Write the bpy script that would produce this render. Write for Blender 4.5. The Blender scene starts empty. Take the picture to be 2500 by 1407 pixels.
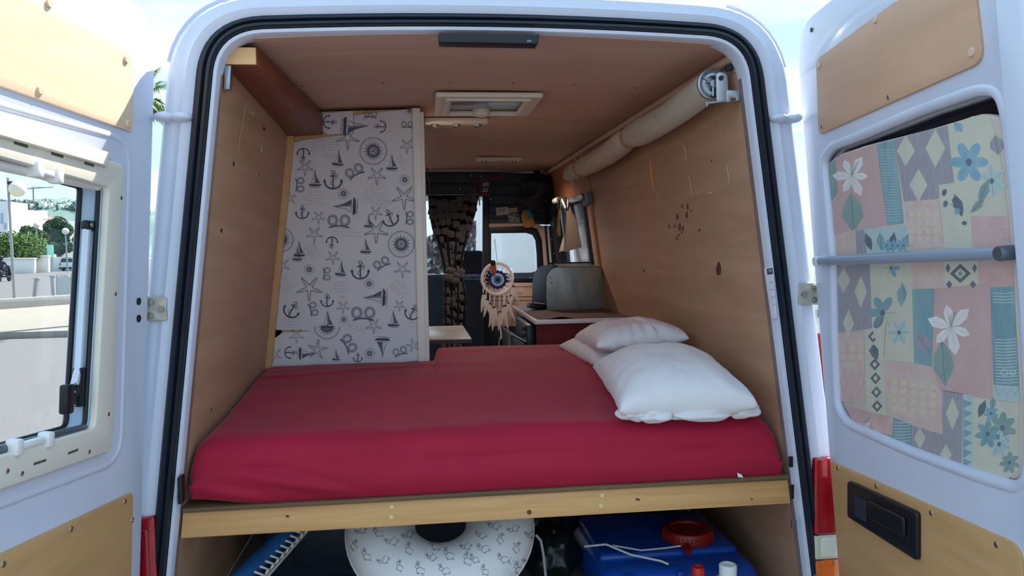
import bpy, bmesh, math, random
from math import sin, cos, pi, radians, sqrt
from mathutils import Vector, Matrix, noise
V = Vector
scene = bpy.context.scene
col = scene.collection
random.seed(7)

# ------------------------------------------------------------------ camera
W, H, F = 2500., 1407., 1850.
VPX, VPY, SL = 1035., 608., -0.018           # where the van's long axis and the horizon run in the picture
CAM = V((0, -1.95, 1.70))
def ray(px, py): return V(((px - W/2)/F, -(py - H/2)/F, 1.0))
dy_ = ray(VPX, VPY).normalized()
up_ = dy_.cross(ray(VPX + 1000, VPY + 1000*SL)).normalized()
if up_.y < 0: up_ = -up_
dx_ = up_.cross(dy_)
if dx_.x < 0: dx_ = -dx_
ROT = Matrix((dx_, dy_, up_))
cam = bpy.data.cameras.new('camera'); camo = bpy.data.objects.new('camera', cam); col.objects.link(camo)
cam.sensor_width = 36; cam.lens = 36*F/W; cam.clip_start = .02; cam.clip_end = 3000
rt, upv, fw = ROT @ V((1,0,0)), ROT @ V((0,1,0)), ROT @ V((0,0,1))
camo.matrix_world = Matrix(((rt.x, upv.x, -fw.x, CAM.x), (rt.y, upv.y, -fw.y, CAM.y), (rt.z, upv.z, -fw.z, CAM.z), (0,0,0,1)))
scene.camera = camo
def dr(px, py): return ROT @ ray(px, py)
def atY(px, py, y): d = dr(px, py); return CAM + d*((y - CAM.y)/d.y)
def atZ(px, py, z): d = dr(px, py); return CAM + d*((z - CAM.z)/d.z)
def atX(px, py, x): d = dr(px, py); return CAM + d*((x - CAM.x)/d.x)
def onplane(px, py, p, n): d = dr(px, py); return CAM + d*(n.dot(p - CAM)/n.dot(d))

# ------------------------------------------------------------------ light
wd = bpy.data.worlds.new('world'); scene.world = wd; wd.use_nodes = True
nt = wd.node_tree; nt.nodes.clear()
def N(t, **k):
    n = nt.nodes.new(t)
    for a, b in k.items(): setattr(n, a, b)
    return n
out = N('ShaderNodeOutputWorld'); bg = N('ShaderNodeBackground'); tc = N('ShaderNodeTexCoord'); sep = N('ShaderNodeSeparateXYZ')
rmp = N('ShaderNodeValToRGB'); mp = N('ShaderNodeMapping'); ns = N('ShaderNodeTexNoise'); cr = N('ShaderNodeValToRGB'); mx = N('ShaderNodeMixRGB')
nt.links.new(tc.outputs['Generated'], sep.inputs[0]); nt.links.new(sep.outputs['Z'], rmp.inputs[0])
e = rmp.color_ramp.elements
e[0].position = 0.0; e[0].color = (.52, .74, .95, 1); e[1].position = .75; e[1].color = (.34, .62, .98, 1)
k = e.new(.25); k.color = (.48, .78, 1.0, 1)
nt.links.new(tc.outputs['Generated'], mp.inputs[0]); mp.inputs['Scale'].default_value = (1.4, 1.4, 4.5)
nt.links.new(mp.outputs[0], ns.inputs['Vector']); ns.inputs['Scale'].default_value = 2.3; ns.inputs['Detail'].default_value = 6
nt.links.new(ns.outputs[0], cr.inputs[0]); cr.color_ramp.elements[0].position = .46; cr.color_ramp.elements[1].position = .74
nt.links.new(cr.outputs[0], mx.inputs[0]); nt.links.new(rmp.outputs[0], mx.inputs[1]); mx.inputs[2].default_value = (1.0, 1.03, 1.05, 1)
nt.links.new(mx.outputs[0], bg.inputs[0]); bg.inputs[1].default_value = 1.05; nt.links.new(bg.outputs[0], out.inputs[0])
sun = bpy.data.lights.new('sun', 'SUN'); sun.energy = 8.5; sun.angle = radians(.6); sun.color = (1, .95, .86)
suno = bpy.data.objects.new('sun', sun); col.objects.link(suno)
SUND = V((.85, 1.0, 1.7)).normalized()
suno.rotation_euler = SUND.to_track_quat('Z', 'Y').to_euler(); suno.location = (6, 8, 12)
vs = scene.view_settings
vs.view_transform = 'Standard'; vs.look = 'None'; vs.exposure = 0.5; vs.gamma = 1; vs.use_curve_mapping = False

# ------------------------------------------------------------------ materials
MATS = {}
def srgb(c):
    f = lambda v: v/12.92 if v <= .04045 else ((v + .055)/1.055)**2.4
    return tuple(f(x/255.) for x in c) + (1,)
def M(name, c, r=.5, m=0, var=.0, vs_=8., bump=0., bs=60., stretch=(1,1,1), c2=None, spec=.5, sheen=0, trans=0, ior=1.45, alpha=1, coat=0, wave=0):
    if name in MATS: return MATS[name]
    mt = bpy.data.materials.new(name); mt.use_nodes = True; t = mt.node_tree; b = t.nodes['Principled BSDF']
    b.inputs['Roughness'].default_value = r; b.inputs['Metallic'].default_value = m
    b.inputs['Specular IOR Level'].default_value = spec; b.inputs['IOR'].default_value = ior
    b.inputs['Transmission Weight'].default_value = trans; b.inputs['Alpha'].default_value = alpha
    if sheen: b.inputs['Sheen Weight'].default_value = sheen; b.inputs['Sheen Roughness'].default_value = .4
    if coat: b.inputs['Coat Weight'].default_value = coat
    base = srgb(c)
    tc = t.nodes.new('ShaderNodeTexCoord'); mp = t.nodes.new('ShaderNodeMapping'); mp.inputs['Scale'].default_value = stretch
    t.links.new(tc.outputs['Object'], mp.inputs[0])
    n1 = t.nodes.new('ShaderNodeTexNoise'); n1.inputs['Scale'].default_value = vs_; n1.inputs['Detail'].default_value = 6; n1.inputs['Roughness'].default_value = .6
    if wave: n1.inputs['Distortion'].default_value = wave
    t.links.new(mp.outputs[0], n1.inputs['Vector'])
    rp = t.nodes.new('ShaderNodeValToRGB')
    rp.color_ramp.elements[0].position = .3; rp.color_ramp.elements[1].position = .7
    if c2: d = srgb(c2)
    else: d = tuple(max(0, x*(1 - var)) for x in base[:3]) + (1,)
    rp.color_ramp.elements[0].color = d; rp.color_ramp.elements[1].color = base
    t.links.new(n1.outputs[0], rp.inputs[0]); t.links.new(rp.outputs[0], b.inputs['Base Color'])
    if bump:
        n2 = t.nodes.new('ShaderNodeTexNoise'); n2.inputs['Scale'].default_value = bs; n2.inputs['Detail'].default_value = 4
        t.links.new(mp.outputs[0], n2.inputs['Vector'])
        bp = t.nodes.new('ShaderNodeBump'); bp.inputs['Strength'].default_value = bump; bp.inputs['Distance'].default_value = .01
        t.links.new(n2.outputs[0], bp.inputs['Height']); t.links.new(bp.outputs[0], b.inputs['Normal'])
    MATS[name] = mt; return mt
PAINT = M('white_paint', (214, 219, 234), .32, var=.05, vs_=5, bump=.02, bs=4, coat=.3)
CREAM = M('cream_plastic', (232, 224, 208), .45, var=.04)
PLYL = M('plywood_light', (214, 170, 118), .5, c2=(201, 154, 102), vs_=3, stretch=(1, 1, 6), bump=.02, bs=40, wave=.6)
PLYU = M('plywood_sun_pale', (238, 212, 180), .5, c2=(228, 198, 164), vs_=2.5, stretch=(1, 1, 7), wave=.8)  # upper left door panel, strong sunlight lightened into the wood colour
WALLM = M('plywood_wall', (188, 147, 118), .55, c2=(170, 128, 100), vs_=2.2, stretch=(1, .5, 5), bump=.03, bs=30, wave=1.2)
CEILM = M('plywood_ceiling', (212, 178, 156), .55, c2=(198, 160, 138), vs_=2.0, stretch=(.5, 3, 1), bump=.03, bs=30, wave=1.2)
PINE = M('pine_board', (226, 176, 118), .55, c2=(206, 152, 94), vs_=4, stretch=(.6, 4, 14), bump=.03, bs=20, wave=.8)
REDWOOD = M('stained_wood', (142, 76, 52), .45, c2=(112, 56, 38), vs_=6, stretch=(10, .8, 3), bump=.03, bs=30, wave=.5)
MAHOG = M('mahogany_laminate', (116, 40, 38), .6, spec=.15, c2=(92, 30, 30), vs_=5, stretch=(1, 1, 5))
RUBBER = M('black_rubber', (26, 34, 44), .42, var=.3, vs_=14, bump=.05, bs=30)
BLACK = M('black_plastic', (22, 25, 30), .4, var=.2, vs_=20)
DARK = M('dark_interior', (46, 54, 66), .6, var=.25, vs_=6)
CHROME = M('screw_steel', (196, 192, 180), .28, 1, var=.2, vs_=60)
ALU = M('brushed_steel', (176, 180, 184), .32, .9, var=.15, vs_=30, stretch=(1, 1, .1))
ALUD = M('zinc_sheet', (126, 128, 128), .42, .75, c2=(168, 166, 158), vs_=9, bump=.12, bs=26, stretch=(1, 1, .45), wave=1.0)
GREYM = M('grey_metal', (112, 118, 126), .4, .6, var=.12, vs_=5)
GLASS = bpy.data.materials.new('clear_acrylic'); GLASS.use_nodes = True; _t = GLASS.node_tree; _t.nodes.clear()
_o = _t.nodes.new('ShaderNodeOutputMaterial'); _m = _t.nodes.new('ShaderNodeMixShader'); _a = _t.nodes.new('ShaderNodeBsdfTransparent'); _g = _t.nodes.new('ShaderNodeBsdfGlossy')
_a.inputs[0].default_value = (.97, .98, .985, 1); _g.inputs['Roughness'].default_value = .02
_m.inputs[0].default_value = .05; _t.links.new(_a.outputs[0], _m.inputs[1]); _t.links.new(_g.outputs[0], _m.inputs[2]); _t.links.new(_m.outputs[0], _o.inputs[0])
BRASS = M('brass_screw', (240, 222, 160), .35, .3, var=.1)
CAPM = M('pale_wood_cap', (232, 196, 168), .5, var=.05)
REDSHEET = M('crimson_cover', (178, 16, 56), .8, c2=(160, 12, 48), vs_=3.5, bump=.06, bs=260, sheen=.12)
FLEECE = M('white_fleece', (236, 230, 230), .9, var=.05, vs_=12, bump=.18, bs=220, sheen=.25)
COTTON = M('white_cotton', (234, 224, 226), .75, var=.05, vs_=6, bump=.08, bs=40)
PAPER = M('wallpaper_ground', (222, 216, 218), .7, var=.04, vs_=5, bump=.02, bs=200)
INK = M('ink_navy', (104, 106, 128), .8, var=.35, vs_=60)
INKD = M('ink_dark', (84, 82, 102), .8, var=.3, vs_=60)
INKL = M('ink_pale', (168, 166, 178), .8, var=.2, vs_=60)
WHITEP = M('white_plastic', (238, 236, 232), .4, var=.03)
CANVASM = M('beige_canvas', (198, 188, 170), .8, var=.1, vs_=12, bump=.1, bs=200)

# ------------------------------------------------------------------ object helpers
WM = {}
def link(o, parent=None, m=None):
    col.objects.link(o); m = m or Matrix()
    if parent is not None:
        o.parent = parent; o.matrix_parent_inverse = WM[parent.name].inverted()
    o.matrix_basis = m; WM[o.name] = m.copy(); return o
def tag(o, label=None, cat=None, group=None, kind=None):
    if label: o['label'] = label
    if cat: o['category'] = cat
    if group: o['group'] = group
    if kind: o['kind'] = kind
    return o
def thing(name, loc, label, cat, group=None, m=None):
    o = bpy.data.objects.new(name, None); o.empty_display_size = .05
    link(o, None, m or Matrix.Translation(V(loc))); return tag(o, label, cat, group)
def meshobj(name, vs, fs, mat, parent=None, smooth=False, m=None, mi=None):
    me = bpy.data.meshes.new(name); me.from_pydata([tuple(v) for v in vs], [], fs)
    for mm in (mat if isinstance(mat, (list, tuple)) else [mat]): me.materials.append(mm)
    if mi: me.polygons.foreach_set('material_index', mi)
    if smooth: me.polygons.foreach_set('use_smooth', [True]*len(me.polygons))
    me.update()
    return link(bpy.data.objects.new(name, me), parent, m)
def bmobj(name, bm, mat, parent=None, smooth=False, m=None):
    bmesh.ops.recalc_face_normals(bm, faces=bm.faces[:])
    me = bpy.data.meshes.new(name); bm.to_mesh(me); bm.free()
    for mm in (mat if isinstance(mat, (list, tuple)) else [mat]): me.materials.append(mm)
    if smooth: me.polygons.foreach_set('use_smooth', [True]*len(me.polygons))
    return link(bpy.data.objects.new(name, me), parent, m)
def smooth_by_angle(o, a=40):
    o.data.polygons.foreach_set('use_smooth', [True]*len(o.data.polygons))
    o.data.set_sharp_from_angle(angle=radians(a)); return o
def shared(name, src, parent, m, mat=None):
    return link(bpy.data.objects.new(name, src.data if hasattr(src, 'data') else src), parent, m)
def bm_box(bm, c, s, m=None, bev=0, seg=2):
    mm = Matrix.Translation(V(c)) @ (m or Matrix()) @ Matrix.Diagonal((s[0], s[1], s[2], 1))
    r = bmesh.ops.create_cube(bm, size=1, matrix=mm)
    if bev:
        es = list({e for v in r['verts'] for e in v.link_edges})
        bmesh.ops.bevel(bm, geom=es, offset=bev, segments=seg, affect='EDGES', profile=.5)
def box(name, x0, x1, y0, y1, z0, z1, mat, parent=None, bev=.003, seg=2):
    bm = bmesh.new(); bm_box(bm, ((x0+x1)/2, (y0+y1)/2, (z0+z1)/2), (abs(x1-x0), abs(y1-y0), abs(z1-z0)), None, bev, seg)
    return smooth_by_angle(bmobj(name, bm, mat, parent))
def hexa(name, p, mat, parent=None, bev=0):
    """box from eight corners: four of one face (in order) then the four opposite"""
    bm = bmesh.new(); v = [bm.verts.new(q) for q in p]
    for f in ((0,1,2,3), (4,5,6,7), (0,1,5,4), (1,2,6,5), (2,3,7,6), (3,0,4,7)): bm.faces.new([v[i] for i in f])
    if bev: bmesh.ops.bevel(bm, geom=bm.edges[:], offset=bev, segments=2, affect='EDGES', profile=.5)
    return smooth_by_angle(bmobj(name, bm, mat, parent))
def tube_into(bm, pts, r, seg=8, caps=True):
    pts = [V(p) for p in pts]; n = len(pts); rs = r if isinstance(r, (list, tuple)) else [r]*n
    t0 = (pts[1]-pts[0]).normalized(); a = t0.orthogonal().normalized(); rings = []
    for i, p in enumerate(pts):
        t = ((pts[min(i+1, n-1)] - pts[i]).normalized() + (pts[i] - pts[max(i-1, 0)]).normalized()).normalized()
        a = (a - t*a.dot(t)).normalized(); b = t.cross(a)
        rings.append([bm.verts.new(p + (a*cos(2*pi*k/seg) + b*sin(2*pi*k/seg))*rs[i]) for k in range(seg)])
    for i in range(n-1):
        for k in range(seg):
            bm.faces.new((rings[i][k], rings[i][(k+1) % seg], rings[i+1][(k+1) % seg], rings[i+1][k]))
    if caps: bm.faces.new(rings[0][::-1]); bm.faces.new(rings[-1])
def tube(name, pts, r, mat, parent=None, seg=8):
    bm = bmesh.new(); tube_into(bm, pts, r, seg); return smooth_by_angle(bmobj(name, bm, mat, parent), 50)
def lathe(name, prof, mat, parent=None, m=None, seg=24, smooth=40):
    vs, fs = [], []
    n = len(prof)
    for k in range(seg):
        a = 2*pi*k/seg
        for r, z in prof: vs.append((r*cos(a), r*sin(a), z))
    for k in range(seg):
        for i in range(n-1):
            a, b = k*n+i, ((k+1) % seg)*n+i
            fs.append((a, b, b+1, a+1))
    o = meshobj(name, vs, fs, mat, parent, m=m)
    bm = bmesh.new(); bm.from_mesh(o.data); bmesh.ops.remove_doubles(bm, verts=bm.verts[:], dist=1e-6); bm.to_mesh(o.data); bm.free()
    return smooth_by_angle(o, smooth)
def surf(name, fn, nu, nv, mat, parent=None, closed_u=False, smooth=True):
    vs = [fn(i/(nu if closed_u else nu-1), j/(nv-1)) for j in range(nv) for i in range(nu)]; fs = []
    for j in range(nv-1):
        for i in range(nu if closed_u else nu-1):
            a, b = j*nu+i, j*nu+(i+1) % nu; fs.append((a, b, b+nu, a+nu))
    return meshobj(name, vs, fs, mat, parent, smooth)
def basis(p, x, y, z): return Matrix(((x.x, y.x, z.x, p.x), (x.y, y.y, z.y, p.y), (x.z, y.z, z.z, p.z), (0,0,0,1)))
def facing(p, n, upd=V((0,0,1))):
    """matrix at p whose local Z points along n"""
    n = n.normalized(); x = upd.cross(n)
    x = x.normalized() if x.length > 1e-4 else V((1,0,0)); y = n.cross(x); return basis(V(p), x, y, n)
def rounded(pts, r, seg=5):
    """2-D polygon with rounded corners; r a number or a list"""
    o = []; n = len(pts)
    for i in range(n):
        p, a, b = V(pts[i]), V(pts[i-1]), V(pts[(i+1) % n]); rr = r[i] if isinstance(r, (list, tuple)) else r
        if rr <= 0: o.append(p); continue
        da, db = (a-p), (b-p); la, lb = da.length, db.length; da.normalize(); db.normalize()
        k = min(rr, la*.48, lb*.48)
        for s in range(seg+1):
            t = s/seg; o.append((p+da*k)*(1-t)**2 + p*2*t*(1-t) + (p+db*k)*t*t)
    return o
class Plane:
    def __init__(s, p, u, v, n): s.p, s.u, s.v, s.n = V(p), V(u).normalized(), V(v).normalized(), V(n).normalized()
    def ab(s, px, py): q = onplane(px, py, s.p, s.n) - s.p; return V((q.dot(s.u), q.dot(s.v)))
    def w(s, a, b, h=0): return s.p + s.u*a + s.v*b + s.n*h
    def px(s, x, y, h=0): return onplane(x, y, s.p, s.n) + s.n*h
def plate(name, outlines, h0, h1, bev, P, mat, parent=None, smooth=True):
    """flat piece with holes (first outline outside), between heights h0..h1 above plane P, edges rounded"""
    cu = bpy.data.curves.new('tmp', 'CURVE'); cu.dimensions = '2D'; cu.fill_mode = 'BOTH'
    th = h1-h0; bev = min(bev, th*.49)
    cu.extrude = th/2-bev; cu.bevel_depth = bev; cu.bevel_resolution = 2; cu.offset = -bev
    for ol in outlines:
        sp = cu.splines.new('POLY'); sp.points.add(len(ol)-1); sp.use_cyclic_u = True
        for i, q in enumerate(ol): sp.points[i].co = (q[0], q[1], 0, 1)
    co = bpy.data.objects.new('tmp', cu); col.objects.link(co)
    dg = bpy.context.evaluated_depsgraph_get(); me = bpy.data.meshes.new_from_object(co.evaluated_get(dg))
    bpy.data.objects.remove(co); bpy.data.curves.remove(cu)
    mid = (h0+h1)/2
    for v in me.vertices: v.co = P.w(v.co.x, v.co.y, v.co.z + mid)
    me.name = name; me.materials.clear(); me.materials.append(mat)
    bm = bmesh.new(); bm.from_mesh(me); bmesh.ops.remove_doubles(bm, verts=bm.verts[:], dist=1e-5); bmesh.ops.recalc_face_normals(bm, faces=bm.faces[:]); bm.to_mesh(me); bm.free()
    o = link(bpy.data.objects.new(name, me), parent)
    return smooth_by_angle(o, 35) if smooth else o
class Print:
    """flat printed shapes lying on a plane, laid out in picture coordinates of that plane"""
    def __init__(s, P, h=.0006): s.P, s.h, s.vs, s.fs, s.mi, s.mats, s.k = P, h, [], [], [], [], 0
    def m(s, mat):
        if mat not in s.mats: s.mats.append(mat)
        return s.mats.index(mat)
    def poly(s, pts, mat, lift=0):
        b = len(s.vs); s.k += 1; h = s.h + lift + (s.k % 40)*4e-6
        s.vs += [s.P.px(x, y, h) for x, y in pts]; s.fs.append(tuple(range(b, b+len(pts)))); s.mi.append(s.m(mat))
    def rib(s, pts, w, mat, lift=0, closed=False):
        pts = [V(p) for p in pts]; n = len(pts)
        if closed: pts = pts + [pts[0]]; n += 1
        L, R = [], []
        for i in range(n):
            t = pts[min(i+1, n-1)] - pts[max(i-1, 0)]
            if t.length < 1e-6: t = V((1, 0))
            t.normalize(); q = V((-t.y, t.x))*w/2; L.append(pts[i]+q); R.append(pts[i]-q)
        s.k += 1; h = s.h + lift + (s.k % 40)*4e-6
        b = len(s.vs); s.vs += [s.P.px(p.x, p.y, h) for p in L] + [s.P.px(p.x, p.y, h) for p in R]
        for i in range(n-1): s.fs.append((b+i, b+i+1, b+n+i+1, b+n+i)); s.mi.append(s.m(mat))
    def ell(s, x, y, rx, ry, mat, rot=0, n=18, lift=0):
        s.poly([(x + rx*cos(t)*cos(rot) - ry*sin(t)*sin(rot), y + rx*cos(t)*sin(rot) + ry*sin(t)*cos(rot)) for t in [2*pi*k/n for k in range(n)]], mat, lift)
    def ring(s, x, y, r, w, mat, n=24, a0=0, a1=2*pi, ry=None):
        s.rib([(x + r*cos(a0+(a1-a0)*k/n), y + (ry or r)*sin(a0+(a1-a0)*k/n)) for k in range(n+1)], w, mat)
    def build(s, name, parent, kind=None):
        o = meshobj(name, s.vs, s.fs, s.mats, parent, mi=s.mi)
        if kind: o['kind'] = kind
        return o

# screws shared by every panel
_scr = lathe('screw_source', [(0, .0022), (.0035, .0022), (.0055, .0014), (.0062, 0), (.0062, -.001), (0, -.001)], CHROME, seg=14)
SCREW = _scr.data; bpy.data.objects.remove(_scr)
_scr = lathe('cap_source', [(0, .004), (.007, .004), (.009, .002), (.009, 0), (0, 0)], CAPM, seg=16); CAP = _scr.data; bpy.data.objects.remove(_scr)
_scr = lathe('brass_source', [(0, .0006), (.0018, .0008), (.002, .0022), (.0052, .0022), (.006, .001), (.006, -.001)], BRASS, seg=14); BRASSC = _scr.data; bpy.data.objects.remove(_scr)
_scr = lathe('dark_source', [(0, .0012), (.003, .0012), (.0042, 0), (0, 0)], M('dark_screw', (70, 60, 54), .4, .6), seg=10); DSCR = _scr.data; bpy.data.objects.remove(_scr)
def screw(P, px, py, parent, me=None, h=0, name='screw', sc=1):
    return link(bpy.data.objects.new(name, me or SCREW), parent, facing(P.px(px, py, h), P.n) @ Matrix.Diagonal((sc, sc, sc, 1)))

# ================================================================== STRUCTURE
CX = .185
def wl(z): return -.607 + (z-1.25)*.1287            # left lining, leaning in towards the roof
def wr(z): return 2*CX - wl(z)
def ceil_z(x): return 2.251 - .022*((x-CX)/.65)**2
GROUND_M = M('asphalt', (112, 112, 112), .9, var=.25, vs_=30, bump=.3, bs=90)
o = meshobj('floor', [(-90, -40, 0), (60, -40, 0), (60, 14.7, 0), (-90, 14.7, 0)], [(0,1,2,3)], GROUND_M); tag(o, kind='structure'); o.name = 'road_near'
o['label'] = 'grey asphalt road behind and beside the van'
PAVM = M('pavement_stone', (206, 198, 182), .85, var=.12, vs_=6, bump=.2, bs=30)
def brickmat(name, c, mort, sx):
    m = bpy.data.materials.new(name); m.use_nodes = True; t = m.node_tree; b = t.nodes['Principled BSDF']; b.inputs['Roughness'].default_value = .85
    br = t.nodes.new('ShaderNodeTexBrick'); tc = t.nodes.new('ShaderNodeTexCoord'); t.links.new(tc.outputs['Object'], br.inputs['Vector'])
    br.inputs['Color1'].default_value = srgb(c); br.inputs['Color2'].default_value = srgb([x*.95 for x in c]); br.inputs['Mortar'].default_value = srgb(mort)
    br.inputs['Scale'].default_value = sx; br.inputs['Mortar Size'].default_value = .012; t.links.new(br.outputs[0], b.inputs['Base Color']); return m
PAVB = brickmat('paving_blocks', (150, 144, 132), (120, 113, 102), 1.6)
o = box('pavement', -90, 60, 14.7, 26.5, -.02, .14, PAVB, bev=.02); tag(o, 'pale paved footpath beyond the road', kind='structure')
o = box('road_far', -90, 60, 26.5, 400, -.1, .004, M('asphalt_far', (104, 104, 106), .9, var=.1), bev=0); tag(o, 'grey road beyond the footpath', kind='structure')

# interior lining
def wall_panel(name, xf, y0, y1, z0, z1, inward, mat, parent=None, th=.012):
    s = -inward*th
    p = [V((xf(z0), y0, z0)), V((xf(z0), y1, z0)), V((xf(z1), y1, z1)), V((xf(z1), y0, z1))]
    return hexa(name, p + [q + V((s, 0, 0)) for q in p], mat, parent, bev=.001)
wall_left = wall_panel('wall_left', wl, .035, 3.42, .60, 2.225, 1, WALLM); tag(wall_left, 'brown plywood lining on the left side of the van', kind='structure')
wall_right = wall_panel('wall_right', wr, .035, 2.02, .60, 2.225, -1, WALLM); tag(wall_right, 'brown plywood lining on the right side with red blotches', kind='structure')
wall_panel('plywood_panel', wr, 2.03, 2.18, .60, 2.225, -1, WALLM, wall_right)
wall_panel('plywood_panel', wr, 2.18, 3.20, .60, 1.52, -1, WALLM, wall_right)
wall_panel('plywood_panel', wr, 2.18, 3.20, 1.97, 2.225, -1, M('orange_ply', (178, 112, 70), .5, var=.15, stretch=(1, 1, 5)), wall_right)
wall_panel('side_post', wr, 3.20, 3.42, .60, 2.225, -1, DARK, wall_right)
hexa('batten', [V((wr(1.36)-.0, 2.0, 1.36)), V((wr(1.36), 2.045, 1.36)), V((wr(2.08), 2.045, 2.08)), V((wr(2.08), 2.0, 2.08))] +
     [V((wr(1.36)-.012, 2.0, 1.36)), V((wr(1.36)-.012, 2.045, 1.36)), V((wr(2.08)-.012, 2.045, 2.08)), V((wr(2.08)-.012, 2.0, 2.08))], M('orange_batten', (186, 128, 84), .5, var=.1), wall_right)
PR = Plane((wr(1.25), 0, 1.25), (0, 1, 0), V((wr(2)-wr(1), 0, 1)), V((-1, 0, wr(2)-wr(1))))
PL = Plane((wl(1.25), 0, 1.25), (0, 1, 0), V((wl(2)-wl(1), 0, 1)), V((1, 0, -(wl(2)-wl(1)))))
# stains, scratches and screws on the linings
STAIN = M('red_brown_paint', (104, 40, 34), .5, var=.15); SCR = M('scratch_pale', (226, 196, 160), .7, var=.1)
pr = Print(PR, .0012)
def blot(x, y, w, h, lean):
    pr.poly([(x + lean*h*.5*sin(-t)*.4 + w*cos(t)*(.75 + .25*sin(t)), y + h*sin(t)) for t in [2*pi*k/12 for k in range(12)]], STAIN)
for x, y, w, h, l in ((1755,656,8,17,.1),(1666,503,2.5,6,0),(1679,504,3,8,.2),(1688,514,1.6,3,0),(1677,524,3.5,9,.2),(1654,529,4,7,-.3),(1634,553,2,5,0),(1648,552,2,5,0),(1660,554,4,10,.3),(1668,557,3,6,0),(1708,562,4,3,.1),(1665,566,2,5,0),(1658,574,2,4,0),(1653,582,2,5,0),(1571,661,1.6,4,0)): blot(x, y, w, h, l)
for a, b, w in (((1672,356),(1676,392),3),((1683,430),(1692,482),3),((1775,405),(1782,446),3),((1605,470),(1609,484),2),((1730,472),(1742,468),4),((1752,260),(1764,345),1)):
    pr.rib([a, ((a[0]+b[0])/2 + .8, (a[1]+b[1])/2), b], w, SCR)
pr.build('paint_blotches', wall_right, 'stuff')
pl_ = Print(PL, .0012)
for a, b, w in (((596,262),(579,365),2.2),((607,270),(607,278),2.5),((637,355),(636,372),4),((614,276),(620,279),4)): pl_.rib([a, ((a[0]+b[0])/2+1, (a[1]+b[1])/2), b], w, SCR)
pl_.ell(540, 563, 3, 5, STAIN); pl_.ell(645, 315, 3, 4, STAIN); pl_.ell(570, 400, 2.5, 6, STAIN)
pl_.build('scratch_marks', wall_left, 'stuff')
for x, y in ((1737,393),(1500,470),(1538,459),(1573,661)): screw(PR, x, y, wall_right, DSCR)
for x, y in ((570,401),(516,1000),(632,427),(642,307)): screw(PL, x, y, wall_left, DSCR)
# corner batten left
hexa('corner_batten', [V((wl(1.2), .975, 1.2)), V((wl(1.2)+.022, .975, 1.2)), V((wl(2.13)+.022, .975, 2.13)), V((wl(2.13), .975, 2.13))] +
     [V((wl(1.2), .998, 1.2)), V((wl(1.2)+.022, .998, 1.2)), V((wl(2.13)+.022, .998, 2.13)), V((wl(2.13), .998, 2.13))], PLYL, wall_left)
# ceiling of separate plywood sheets
ceil = bpy.data.objects.new('ceiling', None); link(ceil, None, Matrix.Translation((CX, 0, 2.24))); tag(ceil, 'brown plywood ceiling in sheets', kind='structure')
ys = [.035, .612, 1.248, 1.92, 2.66, 3.42]
for a, b in zip(ys, ys[1:]):
    def fn(u, v, a=a, b=b):
        x = wl(2.21)-.01 + u*(wr(2.21)-wl(2.21)+.02); return V((x, a+.0015 + v*(b-a-.003), ceil_z(x) - .0012*sin(pi*v)))
    o = surf('plywood_sheet', fn, 30, 2, CEILM, ceil, smooth=False)
    sm = o.modifiers.new('thick', 'SOLIDIFY'); sm.thickness = .008; sm.offset = 1
box('backing', wl(2.2), wr(2.2), .03, 3.42, 2.262, 2.268, DARK, ceil)
for y in ys[1:-1]:
    for x in (-.38, -.12, .1, .31, .52, .73):
        p = V((x, y-.012, ceil_z(x)-.0005)); link(bpy.data.objects.new('screw', DSCR), ceil, facing(p, V((0,0,-1)), V((0,1,0))))
# trim strip where ceiling and right lining meet
tr = tube('trim_1', [(wr(2.2)-.006, .05, 2.205), (wr(2.2)-.006, 3.4, 2.205)], .013, CEILM); tag(tr, 'wooden corner strip along the right ceiling edge', kind='structure')
fl = box('floor', -.69, 1.06, .02, 4.9, .58, .60, M('van_floor', (150, 142, 132), .7, var=.15), bev=0); tag(fl, 'dark load floor of the van', kind='structure')

# ================================================================== VAN BODY
van = thing('camper_van', (CX, 2.2, 0), 'white high-roof camper van with both rear doors swung open', 'van')
def contour(off, offt=None, zb=.5, nseg=10):
    """rear opening outline, offset outwards"""
    offt = off if offt is None else offt
    zt = 2.238 + offt
    xl = lambda z: wl(z) - off*1.02
    pts = [(xl(zb), zb), (xl(1.2), 1.2), (xl(1.8), 1.8)]
    c = V((xl(2.228+offt)+.004, zt-.008)); R = .085 + off*.9
    a = V((xl(c.y-R), c.y-R)); b = V((c.x+R*1.1, zt-.001))
    for k in range(nseg+1):
        t = k/nseg; q = a*(1-t)**2 + c*2*t*(1-t) + b*t*t; pts.append((q.x, q.y))
    for k in range(1, 6):
        t = k/5.; x = b.x + (CX-b.x)*t; pts.append((x, b.y + (.014)*(1-(1-t)**2)))
    return [V((x, z)) for x, z in pts] + [V((2*CX-x, z)) for x, z in pts[-2::-1]]
def rings(name, spec, mat, parent):
    """spec: list of (offset, top offset, y); bridged strips"""
    vs, fs = [], []; n = None
    for off, ot, y in spec:
        c = contour(off, ot); n = len(c); vs += [V((p.x, y, p.y)) for p in c]
    for r in range(len(spec)-1):
        for i in range(n-1): a = r*n+i; fs.append((a, a+1, a+n+1, a+n))
    o = meshobj(name, vs, fs, mat, parent); smooth_by_angle(o, 50); return o
rings('rear_frame', [(.0, .0, .06), (0, 0, .012), (.003, .003, .006), (.011, .011, .006), (.013, .013, .03), (.05, .044, .03), (.052, .046, .012), (.074, .064, .004), (.082, .07, .012), (.092, .078, .012), (.108, .09, .012), (.122, .1, .028), (.13, .106, .06), (.132, .108, .12)], PAINT, van)
rings('door_seal', [(.012, .012, .028), (.013, .013, .002), (.018, .018, -.006), (.026, .025, -.004), (.029, .027, .006), (.035, .033, -.004), (.044, .039, -.002), (.049, .043, .012), (.05, .044, .03)], RUBBER, van)
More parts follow.
